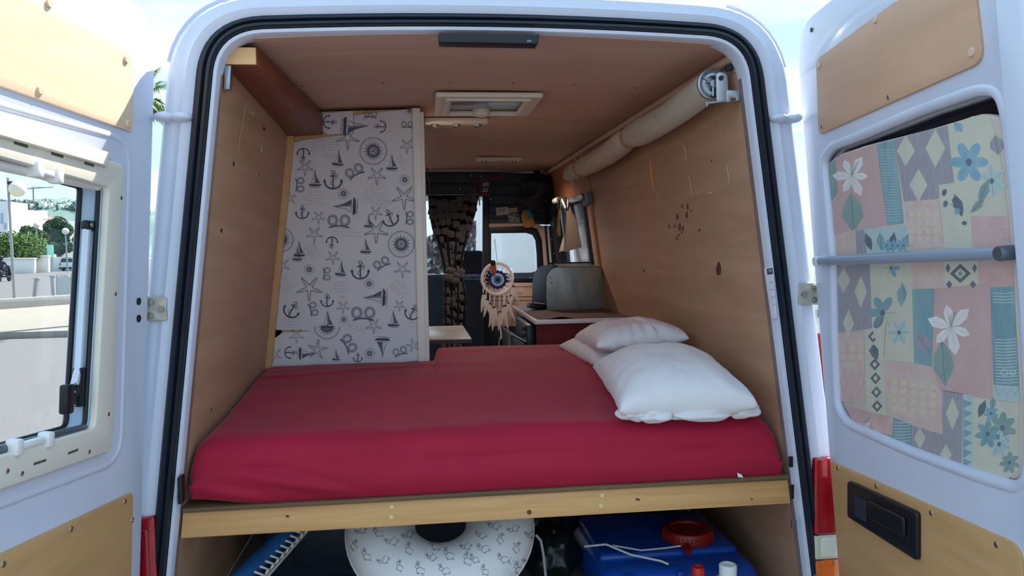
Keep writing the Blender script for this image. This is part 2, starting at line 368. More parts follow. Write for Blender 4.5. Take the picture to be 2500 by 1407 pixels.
# body sides and roof forward of the rear frame
def shell(u, v):
    c = contour(.132, .108); i = u*(len(c)-1); k = min(int(i), len(c)-2); q = c[k].lerp(c[k+1], i-k); return V((q.x, .12 + v*3.3, q.y))
nc = len(contour(.1))
surf('body_shell', shell, nc*2-1, 12, PAINT, van)
# high-roof seam and its clips
for s in (-1, 1):
    zz = 2.035
    x0 = wl(zz)-.110 if s < 0 else wr(zz)+.110
    bm = bmesh.new(); bm_box(bm, (x0 + s*.016, 1.78, zz), (.024, 3.46, .014), None, .005)
    smooth_by_angle(bmobj('roof_gutter', bm, PAINT, van))
    for q in range(2):
        bm = bmesh.new(); bmesh.ops.create_uvsphere(bm, u_segments=14, v_segments=8, radius=1, matrix=Matrix.Translation((x0 + (-s)*(-.006 + .040*q), .010, zz-.002)) @ Matrix.Diagonal((.027, .03, .0135, 1)))
        bmobj('gutter_end_cap', bm, PAINT, van, True)
# moulded corner caps of the high roof
for s in (-1, 1):
    vs, fs = [], []; spec = ((.120, .096, .06), (.136, .117, .045), (.136, .117, .22), (.120, .096, .26)); ids = range(4, 12)
    for off, ot, y in spec:
        c = contour(off, ot); vs += [V((c[i].x if s < 0 else 2*CX - c[i].x, y, c[i].y)) for i in ids]
    nn2 = len(ids)
    for r in range(3):
        for i in range(nn2-1): a = r*nn2+i; fs.append((a, a+1, a+nn2+1, a+nn2))
    fs += [(0, nn2, 2*nn2, 3*nn2), (nn2-1, 2*nn2-1, 3*nn2-1, 4*nn2-1)]
    smooth_by_angle(meshobj('roof_corner_cap', vs, fs, PAINT, van), 50)
# raised roof rails
for s in (-1, 1):
    xa = -.463 if s < 0 else 2*CX+.463
    tube('roof_rail', [(xa, .03, 2.318), (xa, .3, 2.335), (xa, 3.3, 2.335)], .012, PAINT, van)
# front end: cab
def cabside(s):
    x = (wl(1.2)-.16) if s < 0 else (wr(1.2)+.16)
    xt = (wl(2.1)-.13) if s < 0 else (wr(2.1)+.13)
    P = Plane((x, 3.4, .5), (0, 1, 0), V((xt-x, 0, 1.6)), V((s, 0, 0)))
    P.n = P.u.cross(P.v)*(1 if P.u.cross(P.v).x*s > 0 else -1)
    outl = [(0, 0), (1.9, 0), (2.0, .55), (1.45, .80), (.72, 1.60), (.0, 1.72)]
    win = rounded([(.28, .82), (1.25, .82), (.70, 1.48), (.28, 1.52)], .06)
    return plate('cab_side', [outl, win], -.03, .0, .004, P, PAINT, van)
cabside(-1); cabside(1)
hexa('cab_roof', [V((-.55, 3.42, 2.24)), V((.92, 3.42, 2.24)), V((.88, 4.15, 2.08)), V((-.5, 4.15, 2.08))] + [V((-.55, 3.42, 2.28)), V((.92, 3.42, 2.28)), V((.88, 4.15, 2.12)), V((-.5, 4.15, 2.12))], PAINT, van)
hexa('bonnet', [V((-.72, 4.85, .5)), V((1.09, 4.85, .5)), V((1.05, 5.4, .5)), V((-.68, 5.4, .5))] + [V((-.72, 4.85, 1.32)), V((1.09, 4.85, 1.32)), V((1.0, 5.4, 1.0)), V((-.63, 5.4, 1.0))], PAINT, van, .03)
hexa('windscreen', [V((-.62, 4.86, 1.32)), V((1.0, 4.86, 1.32)), V((.88, 4.15, 2.10)), V((-.5, 4.15, 2.10))] + [V((-.62, 4.866, 1.322)), V((1.0, 4.866, 1.322)), V((.88, 4.156, 2.102)), V((-.5, 4.156, 2.102))], GLASS, van)
# wheels under the body (seen from a step aside)
for s in (-1, 1):
    for yy in (.95, 4.2):
        x = CX + s*.80
        o = lathe('wheel', [(0, -.06), (.15, -.06), (.17, -.1), (.265, -.1), (.285, -.07), (.285, .07), (.265, .1), (.17, .1), (.15, .06), (0, .06)], BLACK, van, Matrix.Translation((x, yy, .285)) @ Matrix.Rotation(pi/2, 4, 'Y'), 28)
hexa('rear_bumper', [V((-.78, -.10, .42)), V((1.15, -.10, .42)), V((1.15, .10, .42)), V((-.78, .10, .42))] + [V((-.78, -.10, .57)), V((1.15, -.10, .57)), V((1.15, .10, .57)), V((-.78, .10, .57))], BLACK, van, .02)
# catch on the top seal, striker plates on the inner return
PB = Plane((0, -.008, 0), (1, 0, 0), (0, 0, 1), (0, -1, 0))
bx = [PB.ab(1070, 84), PB.ab(1316, 88), PB.ab(1311, 112), PB.ab(1072, 108)]
plate('lock_catch', [rounded(bx, .004)], -.03, .016, .003, PB, BLACK, van)
plate('latch_slot', [rounded([PB.ab(1284, 102), PB.ab(1296, 102), PB.ab(1295, 108), PB.ab(1283, 108)], .001)], .014, .018, .001, PB, GREYM, van)
for pts in ([(434,1164),(446,1160),(448,1228),(436,1232)],): plate('door_buffer', [rounded([PB.ab(*q) for q in pts], .008)], -.02, .008, .004, PB, BLACK, van)
for x, y, w, h in ((1931,1128,9,26),(1934,1201,8,34)): plate('striker_slot', [[PB.ab(x-w/2, y-h/2), PB.ab(x+w/2, y-h/2), PB.ab(x+w/2, y+h/2), PB.ab(x-w/2, y+h/2)]], -.004, .0025, .001, PB, BLACK, van)
plate('striker_plate', [rounded([PB.ab(1933,1270), PB.ab(1944,1270), PB.ab(1943,1292), PB.ab(1932,1292)], .003)], -.004, .004, .001, PB, GREYM, van)

# tail lights
RLENS = M('red_lens', (176, 24, 32), .18, c2=(150, 14, 26), vs_=40, coat=.6); WLENS = M('clear_lens', (214, 208, 186), .2, var=.1, coat=.6); OLENS = M('amber_lens', (226, 112, 40), .2, var=.1, coat=.6)
PT = Plane((0, .0, 0), (1, 0, 0), (0, 0, 1), (0, -1, 0))
def lamp(pts, mat, name, h=.03): return plate(name, [rounded([PT.ab(*q) for q in pts], .006)], -.02, h, .006, PT, mat, van)
zt, zb = 1.045, .62
def lrect(x0, x1, z0, z1, mat, name, h): return plate(name, [rounded([V((x0, z0)), V((x1, z0)), V((x1, z1)), V((x0, z1))], .008)], -.02, h, .006, PT, mat, van)
lrect(-.80, -.683, zb, zt, RLENS, 'tail_light', .006)
lrect(-.785, -.698, zb+.01, zt-.03, M('red_lens_deep', (150, 12, 26), .2, coat=.6), 'brake_lens', .011)
lrect(1.053, 1.17, .89, 1.105, RLENS, 'tail_light', .006)
lrect(1.053, 1.17, .82, .888, WLENS, 'reversing_lens', .007)
lrect(1.07, 1.16, .826, .882, M('lens_cream', (226, 222, 204), .25), 'reversing_lens', .010)
lrect(1.053, 1.17, .66, .818, OLENS, 'indicator_lens', .006)

# ================================================================== REAR DOORS
def door_plane(e0, e1, vp, sgn):
    d = dr(*vp).normalized(); a, b = atY(*e0, -.04), atY(*e1, -.04); u = -d; v = (a-b); v = (v - u*v.dot(u)).normalized(); n = u.cross(v)
    if n.x*sgn < 0: n = -n
    return Plane(b, u, v, n)
DL = door_plane((347,100), (347,1300), (1320,715), 1)
DR = door_plane((1975,100), (2030,1200), (1137,715), -1)
DW = .83
def pxs(P, *q): return [P.ab(*p) for p in q]
# ---- left door
ld = bpy.data.objects.new('rear_door', None); link(ld, van, Matrix.Translation(DL.p)); ld['label'] = 'left rear door with an opening camper window'
win = rounded([DL.ab(292, 395), DL.ab(264, 1105), V((.70, DL.ab(0, 1191).y+.008)), V((.70, DL.ab(0, 300).y-.002))], [.05, .05, .05, .05])
outer = rounded([V((.0, -.5)), V((DW, -.5)), V((DW, 1.12)), V((DW-.05, 1.265)), V((.0, 1.265))], [.01, .02, .05, .1, .11])
plate('door_skin', [outer, win], -.028, 0, .007, DL, PAINT, ld)
outer2 = rounded([V((-.012, -.5)), V((DW+.02, -.5)), V((DW+.02, 1.13)), V((DW-.04, 1.275)), V((-.012, 1.275))], [.01, .02, .05, .1, .11])
plate('outer_skin', [outer2, win], -.062, -.03, .006, DL, PAINT, ld)
# recessed moulding round the window: a raised rounded swage
def swage(P, loop, r, h, mat, parent, name='pressed_swage'):
    bm = bmesh.new(); pts = [P.w(q[0], q[1], h) for q in loop]; tube_into(bm, pts + [pts[0]], r, 10, False); return smooth_by_angle(bmobj(name, bm, mat, parent), 60)
swl = rounded([DL.ab(318, 345), DL.ab(296, 1125), V((.735, DL.ab(0, 1230).y)), V((.735, DL.ab(0, 268).y))], .07)
swage(DL, swl, .011, -.0075, PAINT, ld)
UPL = rounded(pxs(DL, (322, 128), (321, 324)) + [V((.745, DL.ab(0, 203).y-.012)), V((.745, 1.135))], [.03, .018, .02, .03])
plate('upper_panel', [UPL], -.002, .005, .0015, DL, PLYU, ld)
LOL = rounded(pxs(DL, (321, 1201)) + [V((.745, DL.ab(0, 1354).y+.004)), V((.745, -.40)), V((.05, -.40))], [.018, .03, .03, .03])
plate('lower_panel', [LOL], -.002, .005, .0015, DL, PLYL, ld)
for q in ((112, 8), (302, 145), (90, 220), (307, 303)): screw(DL, *q, ld, CAP, .005, 'screw_cap', 1.0)
for q in ((300, 1225), (168, 1292), (2, 1378), (318, 1270)): screw(DL, *q, ld, SCREW, .005)
# cream window frame, stepped, with a blind cassette along the top
aR = DL.ab(228, 880).x; bT, bB = DL.ab(0, 407).y, DL.ab(0, 1108).y
fo = rounded([DL.ab(290, 402), DL.ab(262, 1100), V((.69, DL.ab(0, 1191).y)), V((.69, DL.ab(0, 300).y))], [.012, .022, .022, .012])
fi = rounded([DL.ab(254, 458), DL.ab(220, 1046), V((.655, DL.ab(0, 1108).y)), V((.655, DL.ab(0, 385).y))], [.014, .02, .02, .014])
fi2 = [(.37+(q[0]-.37)*.985, .53+(q[1]-.53)*.99) for q in fi]
plate('window_frame', [fo, fi], -.004, .012, .004, DL, CREAM, ld)
plate('frame_reveal', [rounded([DL.ab(262, 440), DL.ab(228, 1062), V((.665, bB-.008)), V((.665, bT+.03))], .02), fi], -.062, -.004, .002, DL, M('reveal_blue', (172, 192, 208), .3, var=.1), ld)
# upper frame rail with slots
plate('blind_cassette', [rounded([DL.ab(250, 372), DL.ab(243, 408), V((.68, DL.ab(0, 341).y)), V((.68, DL.ab(0, 297).y))], .004)], .011, .019, .004, DL, CREAM, ld)
SLOT = M('slot_dark', (96, 86, 74), .7)
for q0, q1 in (((18, 343), (52, 354)), ((110, 370), (140, 379)), ((192, 394), (216, 401))):
    a, b = DL.ab(*q0), DL.ab(*q1); plate('slot', [[a, b, b + V((0, -.006)), a + V((0, -.006))]], .011, .0125, .0003, DL, SLOT, ld)
for q0, q1 in (((152, 1104), (177, 1095)), ((67, 1130), (98, 1120))):
    a, b = DL.ab(*q0), DL.ab(*q1); plate('slot', [[a, b, b + V((0, -.005)), a + V((0, -.005))]], .011, .0125, .0003, DL, SLOT, ld)
for q in ((83, 347), (243, 394), (283, 483), (269, 718), (252, 1011), (204, 1103), (38, 1156)): screw(DL, *q, ld, SCREW, .012, 'screw', .8)
for q in ((2, 1150), ): screw(DL, *q, ld, SCREW, .012, 'screw', .8)
# blind roll tube and bottom rail
a, b = DL.ab(250, 457), DL.ab(0, 398); tube('blind_roll', [DL.w(a.x, a.y+.002, -.012), DL.w(.655, b.y-.004, -.012)], .0105, WHITEP, ld, 14)
a, b = DL.ab(214, 1046), DL.ab(0, 1096); tube('blind_end_rail', [DL.w(a.x, a.y, -.008), DL.w(.655, b.y, -.008)], .009, GREYM, ld, 12)
def latch(qa, qb, name):
    a, b = DL.ab(*qa), DL.ab(*qb); bm = bmesh.new()
    m = basis(V((0,0,0)), DL.u, DL.v, DL.u.cross(DL.v))
    for c, s in (((a+b)/2, (.075, .014, .016)), (a, (.02, .03, .026)), (b, (.02, .03, .026))): bm_box(bm, DL.w(c.x, c.y, .006), s, m, .005)
    smooth_by_angle(bmobj(name, bm, WHITEP, ld))
latch((128, 430), (78, 414), 'blind_latch'); latch((105, 1073), (28, 1092), 'blind_latch')
# acrylic pane in its rubber, stay arm and lock
DP = Plane(DL.p - DL.n*.049, DL.u, DL.v, DL.n); DS = Plane(DL.p - DL.n*.022, DL.u, DL.v, DL.n)
ac = rounded([DP.ab(252, 440), DP.ab(222, 1055), V((.662, bB-.004)), V((.662, bT+.02))], .02)
plate('window_pane', [ac], -.058, -.054, .001, DL, GLASS, ld, False)
swage(DL, fi, .0055, -.012, BLACK, ld, 'reveal_seal'); swage(DL, fi, .006, -.053, BLACK, ld, 'pane_gasket')
tube('stay_arm', [DS.w(*DS.ab(212, 560), 0), DS.w(*DS.ab(192, 900), 0), DS.w(*DS.ab(182, 940), 0)], .0085, M('stay_alu', (206, 212, 222), .3, .4), ld, 12)
m = basis(V((0,0,0)), DL.u, DL.v, DL.u.cross(DL.v))
bm = bmesh.new(); bm_box(bm, DS.w(*DS.ab(216, 551), 0), (.03, .022, .02), m, .006); ck = smooth_by_angle(bmobj('stay_bracket', bm, BLACK, ld))
screw(DS, 211, 549, ld, SCREW, .012, 'screw', .8)
bm = bmesh.new()
for q, s in (((163, 975), (.026, .062, .02)), ((180, 955), (.04, .022, .018)), ((192, 945), (.018, .085, .022)), ((205, 968), (.035, .03, .016))): bm_box(bm, DS.w(*DS.ab(*q), 0), s, m, .005)
lk = smooth_by_angle(bmobj('window_lock', bm, BLACK, ld))
for q in ((171, 938), (171, 957), (170, 990)): screw(DS, *q, ld, SCREW, .011, 'screw', .55)
# hinge plates on the pillars
def hinge(px0, px1, knuckle, sgn):
    PH = Plane((0, .010, 0), (1, 0, 0), (0, 0, 1), (0, -1, 0))
    pts = [PH.ab(px0[0], px0[1]), PH.ab(px1[0], px0[1]), PH.ab(px1[0], px1[1]), PH.ab(px0[0], px1[1])]
    h = plate('hinge', [rounded(pts, .006)], -.002, .008, .003, PH, M('worn_white_steel', (206, 204, 196), .4, .2, c2=(170, 160, 142), vs_=30), van)
    cx_, cy_ = (px0[0]+px1[0])/2, (px0[1]+px1[1])/2
    for dx, dy in ((-.12, -.28), (.28, .02), (-.12, .28)):
        q = PH.px(cx_ + sgn*dx*-1*(px1[0]-px0[0])*(-1), cy_ + dy*(px1[1]-px0[1]), .008)
        lathe('bolt', [(0, .008), (.004, .008), (.0042, .005), (.008, .005), (.009, .001), (.009, 0)], CHROME, h, facing(q, PH.n), 12)
    for yy in knuckle:
        a = PH.px(px0[0] if sgn > 0 else px1[0], yy, .012); tube('hinge_knuckle', [a, a + V((-.03*sgn, -.035, 0))], .0075, PAINT, h, 10)
hinge((347, 724), (410, 784), (738, 776), 1)
hinge((1946, 690), (2008, 744), (702, 738), -1)
for q in ((338, 736), (338, 778)): 
    p = DL.px(*q, .001); lathe('hinge_hole', [(0, 0), (.008, 0), (.009, .001), (.009, -.002)], BLACK, ld, facing(p, DL.n), 16)

# ---- right door
rd = bpy.data.objects.new('rear_door', None); link(rd, van, Matrix.Translation(DR.p)); rd['label'] = 'right rear door with floral panel and black handle'
fab_px = [(2014,409),(2036,378),(2096,357),(2250,318),(2378,279),(2423,285),(2441,346),(2464,546),(2474,657),(2488,900),(2494,1059),(2485,1156),(2462,1175),(2388,1154),(2233,1099),(2129,1055),(2072,1030),(2046,990),(2040,850),(2036,657)]
fab = pxs(DR, *fab_px)
cfa = V((sum(q.x for q in fab)/len(fab), sum(q.y for q in fab)/len(fab)))
def scaled(l, s, dyy=0): return [cfa + (q-cfa)*s + V((0, dyy)) for q in l]
rim = scaled(fab, 1.035, .006)
# the opening reaches a little above the fabric so its dark gap shows on the upper edge
rim = [q + V((0, .018)) if q.y > cfa.y+.2 and q.x > .35 else q for q in rim]
outer = rounded([V((.0, -.5)), V((DW, -.5)), V((DW, 1.12)), V((DW-.05, 1.262)), V((.0, 1.262))], [.01, .02, .05, .1, .11])
plate('door_skin', [outer, rim], -.028, 0, .008, DR, PAINT, rd)
outer2 = rounded([V((-.012, -.5)), V((DW+.02, -.5)), V((DW+.02, 1.13)), V((DW-.04, 1.272)), V((-.012, 1.272))], [.01, .02, .05, .1, .11])
plate('outer_skin', [outer2, scaled(rim, .98)], -.062, -.03, .006, DR, PAINT, rd)
plate('window_pane', [scaled(rim, 1.0)], -.05, -.046, .001, DR, M('dark_glass', (18, 26, 38), .08, spec=.6), rd)
swage(DR, rounded(scaled(rim, 1.02), .04), .014, -.0105, PAINT, rd)
# turned-in closing flange on the near edge
hexa('closing_flange', [DR.w(.765, -.5, -.002), DR.w(.775, -.5, .016), DR.w(.775, 1.16, .016), DR.w(.765, 1.16, -.002)] + [DR.w(.83, -.5, -.002), DR.w(.826, -.5, .012), DR.w(.826, 1.14, .012), DR.w(.83, 1.14, -.002)], PAINT, rd, .003)
UPR = rounded(pxs(DR, (1997, 146), (2003, 330), (2407, 150)) + [DR.ab(2389, 0), V((DR.ab(2389, 0).x-.004, 1.13))] + [V((DR.ab(2182, 9).x, DR.ab(2182, 9).y))], [.022, .022, .03, 0, .03, 0])
plate('upper_panel', [UPR], -.002, .006, .0015, DR, M('plywood_rose', (216, 174, 142), .5, c2=(204, 160, 128), vs_=2.5, stretch=(1, 1, 6), wave=.8), rd)
for q in ((2004, 160), (2143, 48), (2381, 127)): screw(DR, *q, rd, CAP, .006, 'screw_cap', .95)
for q in ((2175, 237), (2011, 309)): screw(DR, *q, rd, SCREW, .006, 'screw', 1.0)
LOR = rounded(pxs(DR, (2031, 1125), (2497, 1333)) + [V((DR.ab(2497, 1333).x, -.4)), V((.02, -.4))], [.016, .03, .03, .02])
plate('lower_panel', [LOR], -.002, .006, .0015, DR, PLYL, rd)
for q in ((2051, 1143), (2145, 1187), (2280, 1253), (2440, 1330), (2041, 1374)): screw(DR, *q, rd, SCREW, .006)
hd = plate('door_handle', [rounded(pxs(DR, (2083, 1172), (2256, 1250), (2256, 1370), (2083, 1262)), .012)], .004, .018, .006, DR, BLACK, rd)
plate('handle_cup', [rounded(pxs(DR, (2138, 1212), (2244, 1262), (2244, 1340), (2142, 1282)), .012)], .0175, .020, .002, DR, M('handle_recess', (12, 14, 18), .6), rd)
plate('handle_grip', [rounded(pxs(DR, (2144, 1218), (2236, 1262), (2236, 1312), (2144, 1262)), .01)], .019, .030, .006, DR, BLACK, rd)
plate('handle_lock_slide', [rounded(pxs(DR, (2105, 1208), (2134, 1222), (2134, 1275), (2105, 1258)), .004)], .0175, .021, .002, DR, DARK, rd)
p0, p1 = DR.px(2013, 637), DR.px(2472, 617)
tube('rail', [p0 + DR.n*.016, p1 + DR.n*.016], .0115, M('rail_grey', (156, 168, 186), .35, .25), rd, 16)
for p in (p0, p1): lathe('rail_socket', [(0, .028), (.012, .028), (.0135, .024), (.0135, 0), (0, 0)], WHITEP if p is p0 else GREYM, rd, facing(p, DR.n), 18)
lathe('edge_hole', [(0, 0), (.005, 0), (.006, .001), (.006, -.002)], BLACK, rd, facing(DR.px(1982, 73, .001), DR.n), 12)

# ================================================================== FLORAL PANEL ON THE RIGHT DOOR
from mathutils.bvhtree import BVHTree
cur = thing('window_curtain_panel', DR.w(cfa.x, cfa.y, -.02), 'patchwork floral fabric panel filling the right door window', 'curtain')
FB = M('fabric_base', (214, 200, 186), .85, var=.06, vs_=20, bump=.1, bs=300)
plate('fabric', [rounded(fab, .01, 2)], -.03, -.012, .005, DR, FB, cur)
FP = {k: M('fabric_' + k, c, .85, c2=c2, vs_=vsc, stretch=st, bump=.06, bs=300) for k, c, c2, vsc, st in (
    ('pink', (212, 178, 172), (204, 168, 162), 14, (1, 1, 1)), ('rose', (208, 168, 162), (220, 188, 180), 30, (1, 1, 1)), ('teal', (120, 156, 162), (150, 180, 182), 40, (1, 1, .2)),
    ('grey', (150, 144, 150), (182, 176, 178), 90, (6, 6, .15)), ('cream', (216, 210, 188), (204, 200, 180), 16, (1, 1, 1)), ('white', (240, 236, 230), (222, 216, 210), 20, (1, 1, 1)),
    ('blue', (128, 168, 186), (156, 188, 198), 26, (1, 1, 1)), ('paleblue', (176, 198, 198), (196, 208, 198), 20, (1, 1, 1)), ('sage', (158, 174, 164), (136, 158, 154), 30, (1, 1, 1)),
    ('dark', (104, 112, 122), (124, 130, 136), 40, (1, 1, 1)), ('basket', (222, 200, 188), (212, 180, 170), 30, (1, 1, 1)), ('sand', (214, 208, 166), (222, 200, 182), 50, (1, 1, 1)))}
class Off:                       # the same plane, seen at the fabric's own height
    def __init__(s, P, h): s.P, s.h = Plane(P.p + P.n*h, P.u, P.v, P.n), h
    def px(s, x, y, h=0): return s.P.px(x, y, h)
fp = Print(Off(DR, -.012), .0004)
def patch(c, *q): fp.poly(q, FP[c])
def lily(x, y, r, rot=0, c='white'):
    for k in range(6):
        a = rot + k*pi/3; L = r*(1.0 if k % 2 else .82)
        fp.poly([(x + cos(a)*L*t + -sin(a)*w*L, y + sin(a)*L*t*1.15 + cos(a)*w*L) for t, w in ((0, 0), (.35, .2), (.7, .24), (1, .02), (.72, -.22), (.35, -.18))], FP[c], 8e-5)
        fp.rib([(x, y), (x + cos(a)*L*.8, y + sin(a)*L*.9)], 1, FP['basket'], 2e-4)
    for k in range(4): fp.rib([(x, y), (x + 6*k - 4, y - r*.5 - 3*k)], 1.4, FP['sage'], 3e-4)
def flower(x, y, r, c, n=6, rot=0, cc='dark'):
    for k in range(n):
        a = rot + 2*pi*k/n; fp.ell(x + cos(a)*r*.55, y + sin(a)*r*.65, r*.5, r*.27, FP[c], a, 12, 8e-5); fp.rib([(x + cos(a)*r*.2, y + sin(a)*r*.2), (x + cos(a)*r*.9, y + sin(a)*r)], 1.1, FP['teal'], 2e-4)
    fp.ell(x, y, r*.16, r*.2, FP[cc], 0, 10, 3e-4)
def leaf(x, y, L, w, a, c='sage'):
    fp.poly([(x + cos(a)*L*t - sin(a)*w*q, y + sin(a)*L*t + cos(a)*w*q) for t, q in ((0, 0), (.3, .8), (.6, 1), (1, 0), (.6, -1), (.3, -.8))], FP[c], 5e-5); fp.rib([(x, y), (x + cos(a)*L*.9, y + sin(a)*L*.9)], 1, FP['dark'], 2e-4)
def diamond(x, y, w, h, c='cream'): fp.poly([(x, y-h), (x+w, y), (x, y+h), (x-w, y)], FP[c], 6e-5)
def lines(x0, y0, x1, y1, n, c, dx=0):
    for k in range(n):
        t = (k+.5)/n; fp.rib([(x0 + dx*t, y0 + (y1-y0)*t), ((x0+x1)/2 + dx*t, y0 + (y1-y0)*t + 1.5), (x1 + dx*t, y0 + (y1-y0)*t - 1)], 1.3, FP[c], 1e-4)
def zig(x0, y, x1, h, n, c, yy=None): fp.rib([(x0 + (x1-x0)*k/n, y + ((yy or y)-y)*k/n + (h if k % 2 else 0)) for k in range(n+1)], 1.6, FP[c], 1.2e-4)
patch('pink', (2022,402), (2040,384), (2140,352), (2166,548), (2030,575)); patch('sage', (2020,405), (2040,390), (2046,470), (2026,500))
leaf(2078,470,100,26,1.5,'sage'); lily(2080,430,48)
patch('teal', (2140,352), (2184,341), (2207,545), (2166,550)); lines(2146,362,2186,540,26,'paleblue',18)
for k in range(5): fp.ring(2172 + k*5, 395 + k*32, 7, 1.5, FP['white'], 10)
patch('grey', (2184,341), (2314,306), (2330,446), (2286,488), (2207,492))
for q in ((2212,368,22,38), (2284,362,24,48), (2243,452,22,40)): diamond(*q)
patch('cream', (2314,306), (2378,283), (2420,288), (2438,348), (2462,528), (2372,527), (2330,446)); leaf(2430,330,50,18,1.4,'grey'); leaf(2330,300,30,12,.8,'blue')
leaf(2390,500,70,12,-1.2); leaf(2350,530,60,12,-1.9,'dark'); flower(2366,396,46,'blue'); flower(2422,442,36,'paleblue', 6, .4); leaf(2345,520,40,8,-2.4,'dark'); leaf(2370,520,50,10,-.8,'sage')
patch('basket', (2209,492), (2292,486), (2306,604), (2215,612)); zig(2212,500,2294,6,12,'rose')
for i in range(4):
    for j in range(4): fp.poly([(2220+i*20, 518+j*20), (2230+i*20, 517+j*20), (2231+i*20, 530+j*20), (2221+i*20, 531+j*20)], FP['sand'])
patch('cream', (2292,452), (2330,446), (2372,527), (2374,608), (2306,606))
for k in range(5): fp.ell(2306 + k*3, 470 + k*28, 6, 9, FP['dark'], .3, 8); fp.ell(2332 + k*5, 490 + k*26, 8, 9, FP['blue' if k % 2 else 'dark'], 0, 6); fp.ell(2355 + k*2, 545 + k*14, 7, 6, FP['dark'], 0, 6)
patch('rose', (2372,527), (2462,522), (2468,606), (2374,608))
for k in range(5): zig(2376, 540 + k*13, 2464, 5, 14, 'basket', 536 + k*13)
patch('basket', (2028,575), (2086,562), (2090,622), (2032,626)); patch('paleblue', (2086,560), (2215,552), (2216,614), (2090,622)); patch('grey', (2088,562), (2110,560), (2116,618), (2092,620))
for k in range(4): leaf(2128 + k*24, 612, 46, 9, -1.9 + .25*k, 'teal' if k % 2 else 'dark'); flower(2165 + k*14, 600, 14, 'blue', 5)
# below the rail
patch('grey', (2040,652), (2124,644), (2130,802), (2046,812))
for q in ((2060,684,16,32), (2102,712,15,40), (2072,790,14,34)): diamond(*q)
patch('cream', (2124,644), (2226,638), (2232,886), (2152,880), (2130,802)); flower(2176,655,22,'blue'); leaf(2158,870,90,6,-1.5,'sage'); flower(2156,764,38,'teal'); flower(2196,812,28,'paleblue'); leaf(2142,880,40,10,-1.9,'dark'); leaf(2200,750,60,12,-1.5,'teal')
patch('basket', (2226,640), (2306,640), (2308,706), (2227,706)); zig(2228,655,2305,22,10,'rose'); zig(2228,692,2305,6,16,'rose')
patch('cream', (2306,640), (2388,636), (2389,711), (2308,710))
for x, y, w, h, c in ((2345,668,26,24,'dark'), (2345,668,14,13,'sand'), (2345,668,6,8,'teal'), (2315,655,6,12,'dark'), (2380,655,6,12,'dark'), (2318,695,8,10,'dark'), (2376,695,8,10,'dark')): diamond(x, y, w, h, c)
patch('rose', (2388,636), (2474,640), (2476,700), (2389,711)); patch('teal', (2227,706), (2282,705), (2276,896), (2232,886))
patch('pink', (2282,705), (2418,690), (2424,976), (2300,955), (2276,896)); leaf(2300,830,115,26,1.5,'sage'); leaf(2270,860,60,18,-2.2,'grey'); lily(2322,800,60, .3)
patch('teal', (2418,702), (2476,700), (2489,944), (2426,940)); lines(2424,712,2478,938,30,'white',8)
for k in range(6): fp.ring(2440 + k*2.5, 730 + k*36, 8, 1.6, FP['white'], 10); fp.ring(2464 + k*2, 730 + k*36, 6, 1.4, FP['white'], 10)
patch('paleblue', (2426,940), (2489,944), (2491,985), (2428,976)); zig(2430,945,2488,22,6,'teal')
patch('basket', (2155,880), (2276,896), (2300,957), (2302,1062), (2182,1018), (2158,945)); zig(2160,890,2280,7,16,'rose',905); zig(2175,1005,2300,7,14,'rose',1045)
for i in range(5):
    for j in range(4): fp.poly([(2175+i*24, 925+j*22+i*3), (2189+i*24, 924+j*22+i*3), (2190+i*24, 939+j*22+i*3), (2176+i*24, 940+j*22+i*3)], FP['sand'])
patch('basket', (2046,812), (2110,815), (2114,986), (2052,980)); zig(2048,824,2110,6,9,'rose'); zig(2052,968,2112,8,8,'rose')
for x in (2060,2081,2101): diamond(x, 935, 11, 28, 'rose'); diamond(x, 935, 7, 20, 'basket')
for i in range(3):
    for j in range(3): fp.poly([(2054+i*20, 846+j*20), (2064+i*20, 846+j*20), (2064+i*20, 858+j*20), (2054+i*20, 858+j*20)], FP['sand'])
patch('cream', (2110,802), (2152,802), (2166,1016), (2116,1004))
for k in range(6): diamond(2132 + k*2, 822 + k*34, 13, 15, 'dark'); diamond(2132 + k*2, 822 + k*34, 6, 7, 'sand')
patch('grey', (2302,952), (2352,962), (2348,1138), (2228,1092), (2228,1040), (2302,1062)); diamond(2326,1010,16,40); diamond(2246,1070,14,26); diamond(2310,1110,14,26)
patch('cream', (2372,968), (2488,986), (2487,1150), (2460,1170), (2390,1150), (2372,1145)); patch('paleblue', (2352,962), (2376,967), (2374,1146), (2348,1138))
for k in range(7): fp.poly([(2352, 975 + k*24), (2374, 985 + k*24), (2352, 999 + k*24)], FP['teal'])
for x, y, r, c in ((2412,1060,30,'teal'), (2448,1045,34,'sage'), (2440,1085,30,'paleblue'), (2465,1130,24,'sage'), (2420,1010,18,'blue')): flower(x, y, r, c, 7, .3)
leaf(2390,1020,46,10,-1.2,'dark'); leaf(2425,1000,30,8,-1.6,'sage')
patch('teal', (2182,1020), (2226,1038), (2226,1090), (2178,1066)); lines(2184,1028,2224,1080,7,'white'); patch('rose', (2118,1006), (2182,1020), (2178,1066), (2132,1050)); patch('pink', (2062,992), (2118,1006), (2130,1048), (2082,1028)); lily(2112,1035,18)
fp.build('printed_pattern', cur, 'stuff')

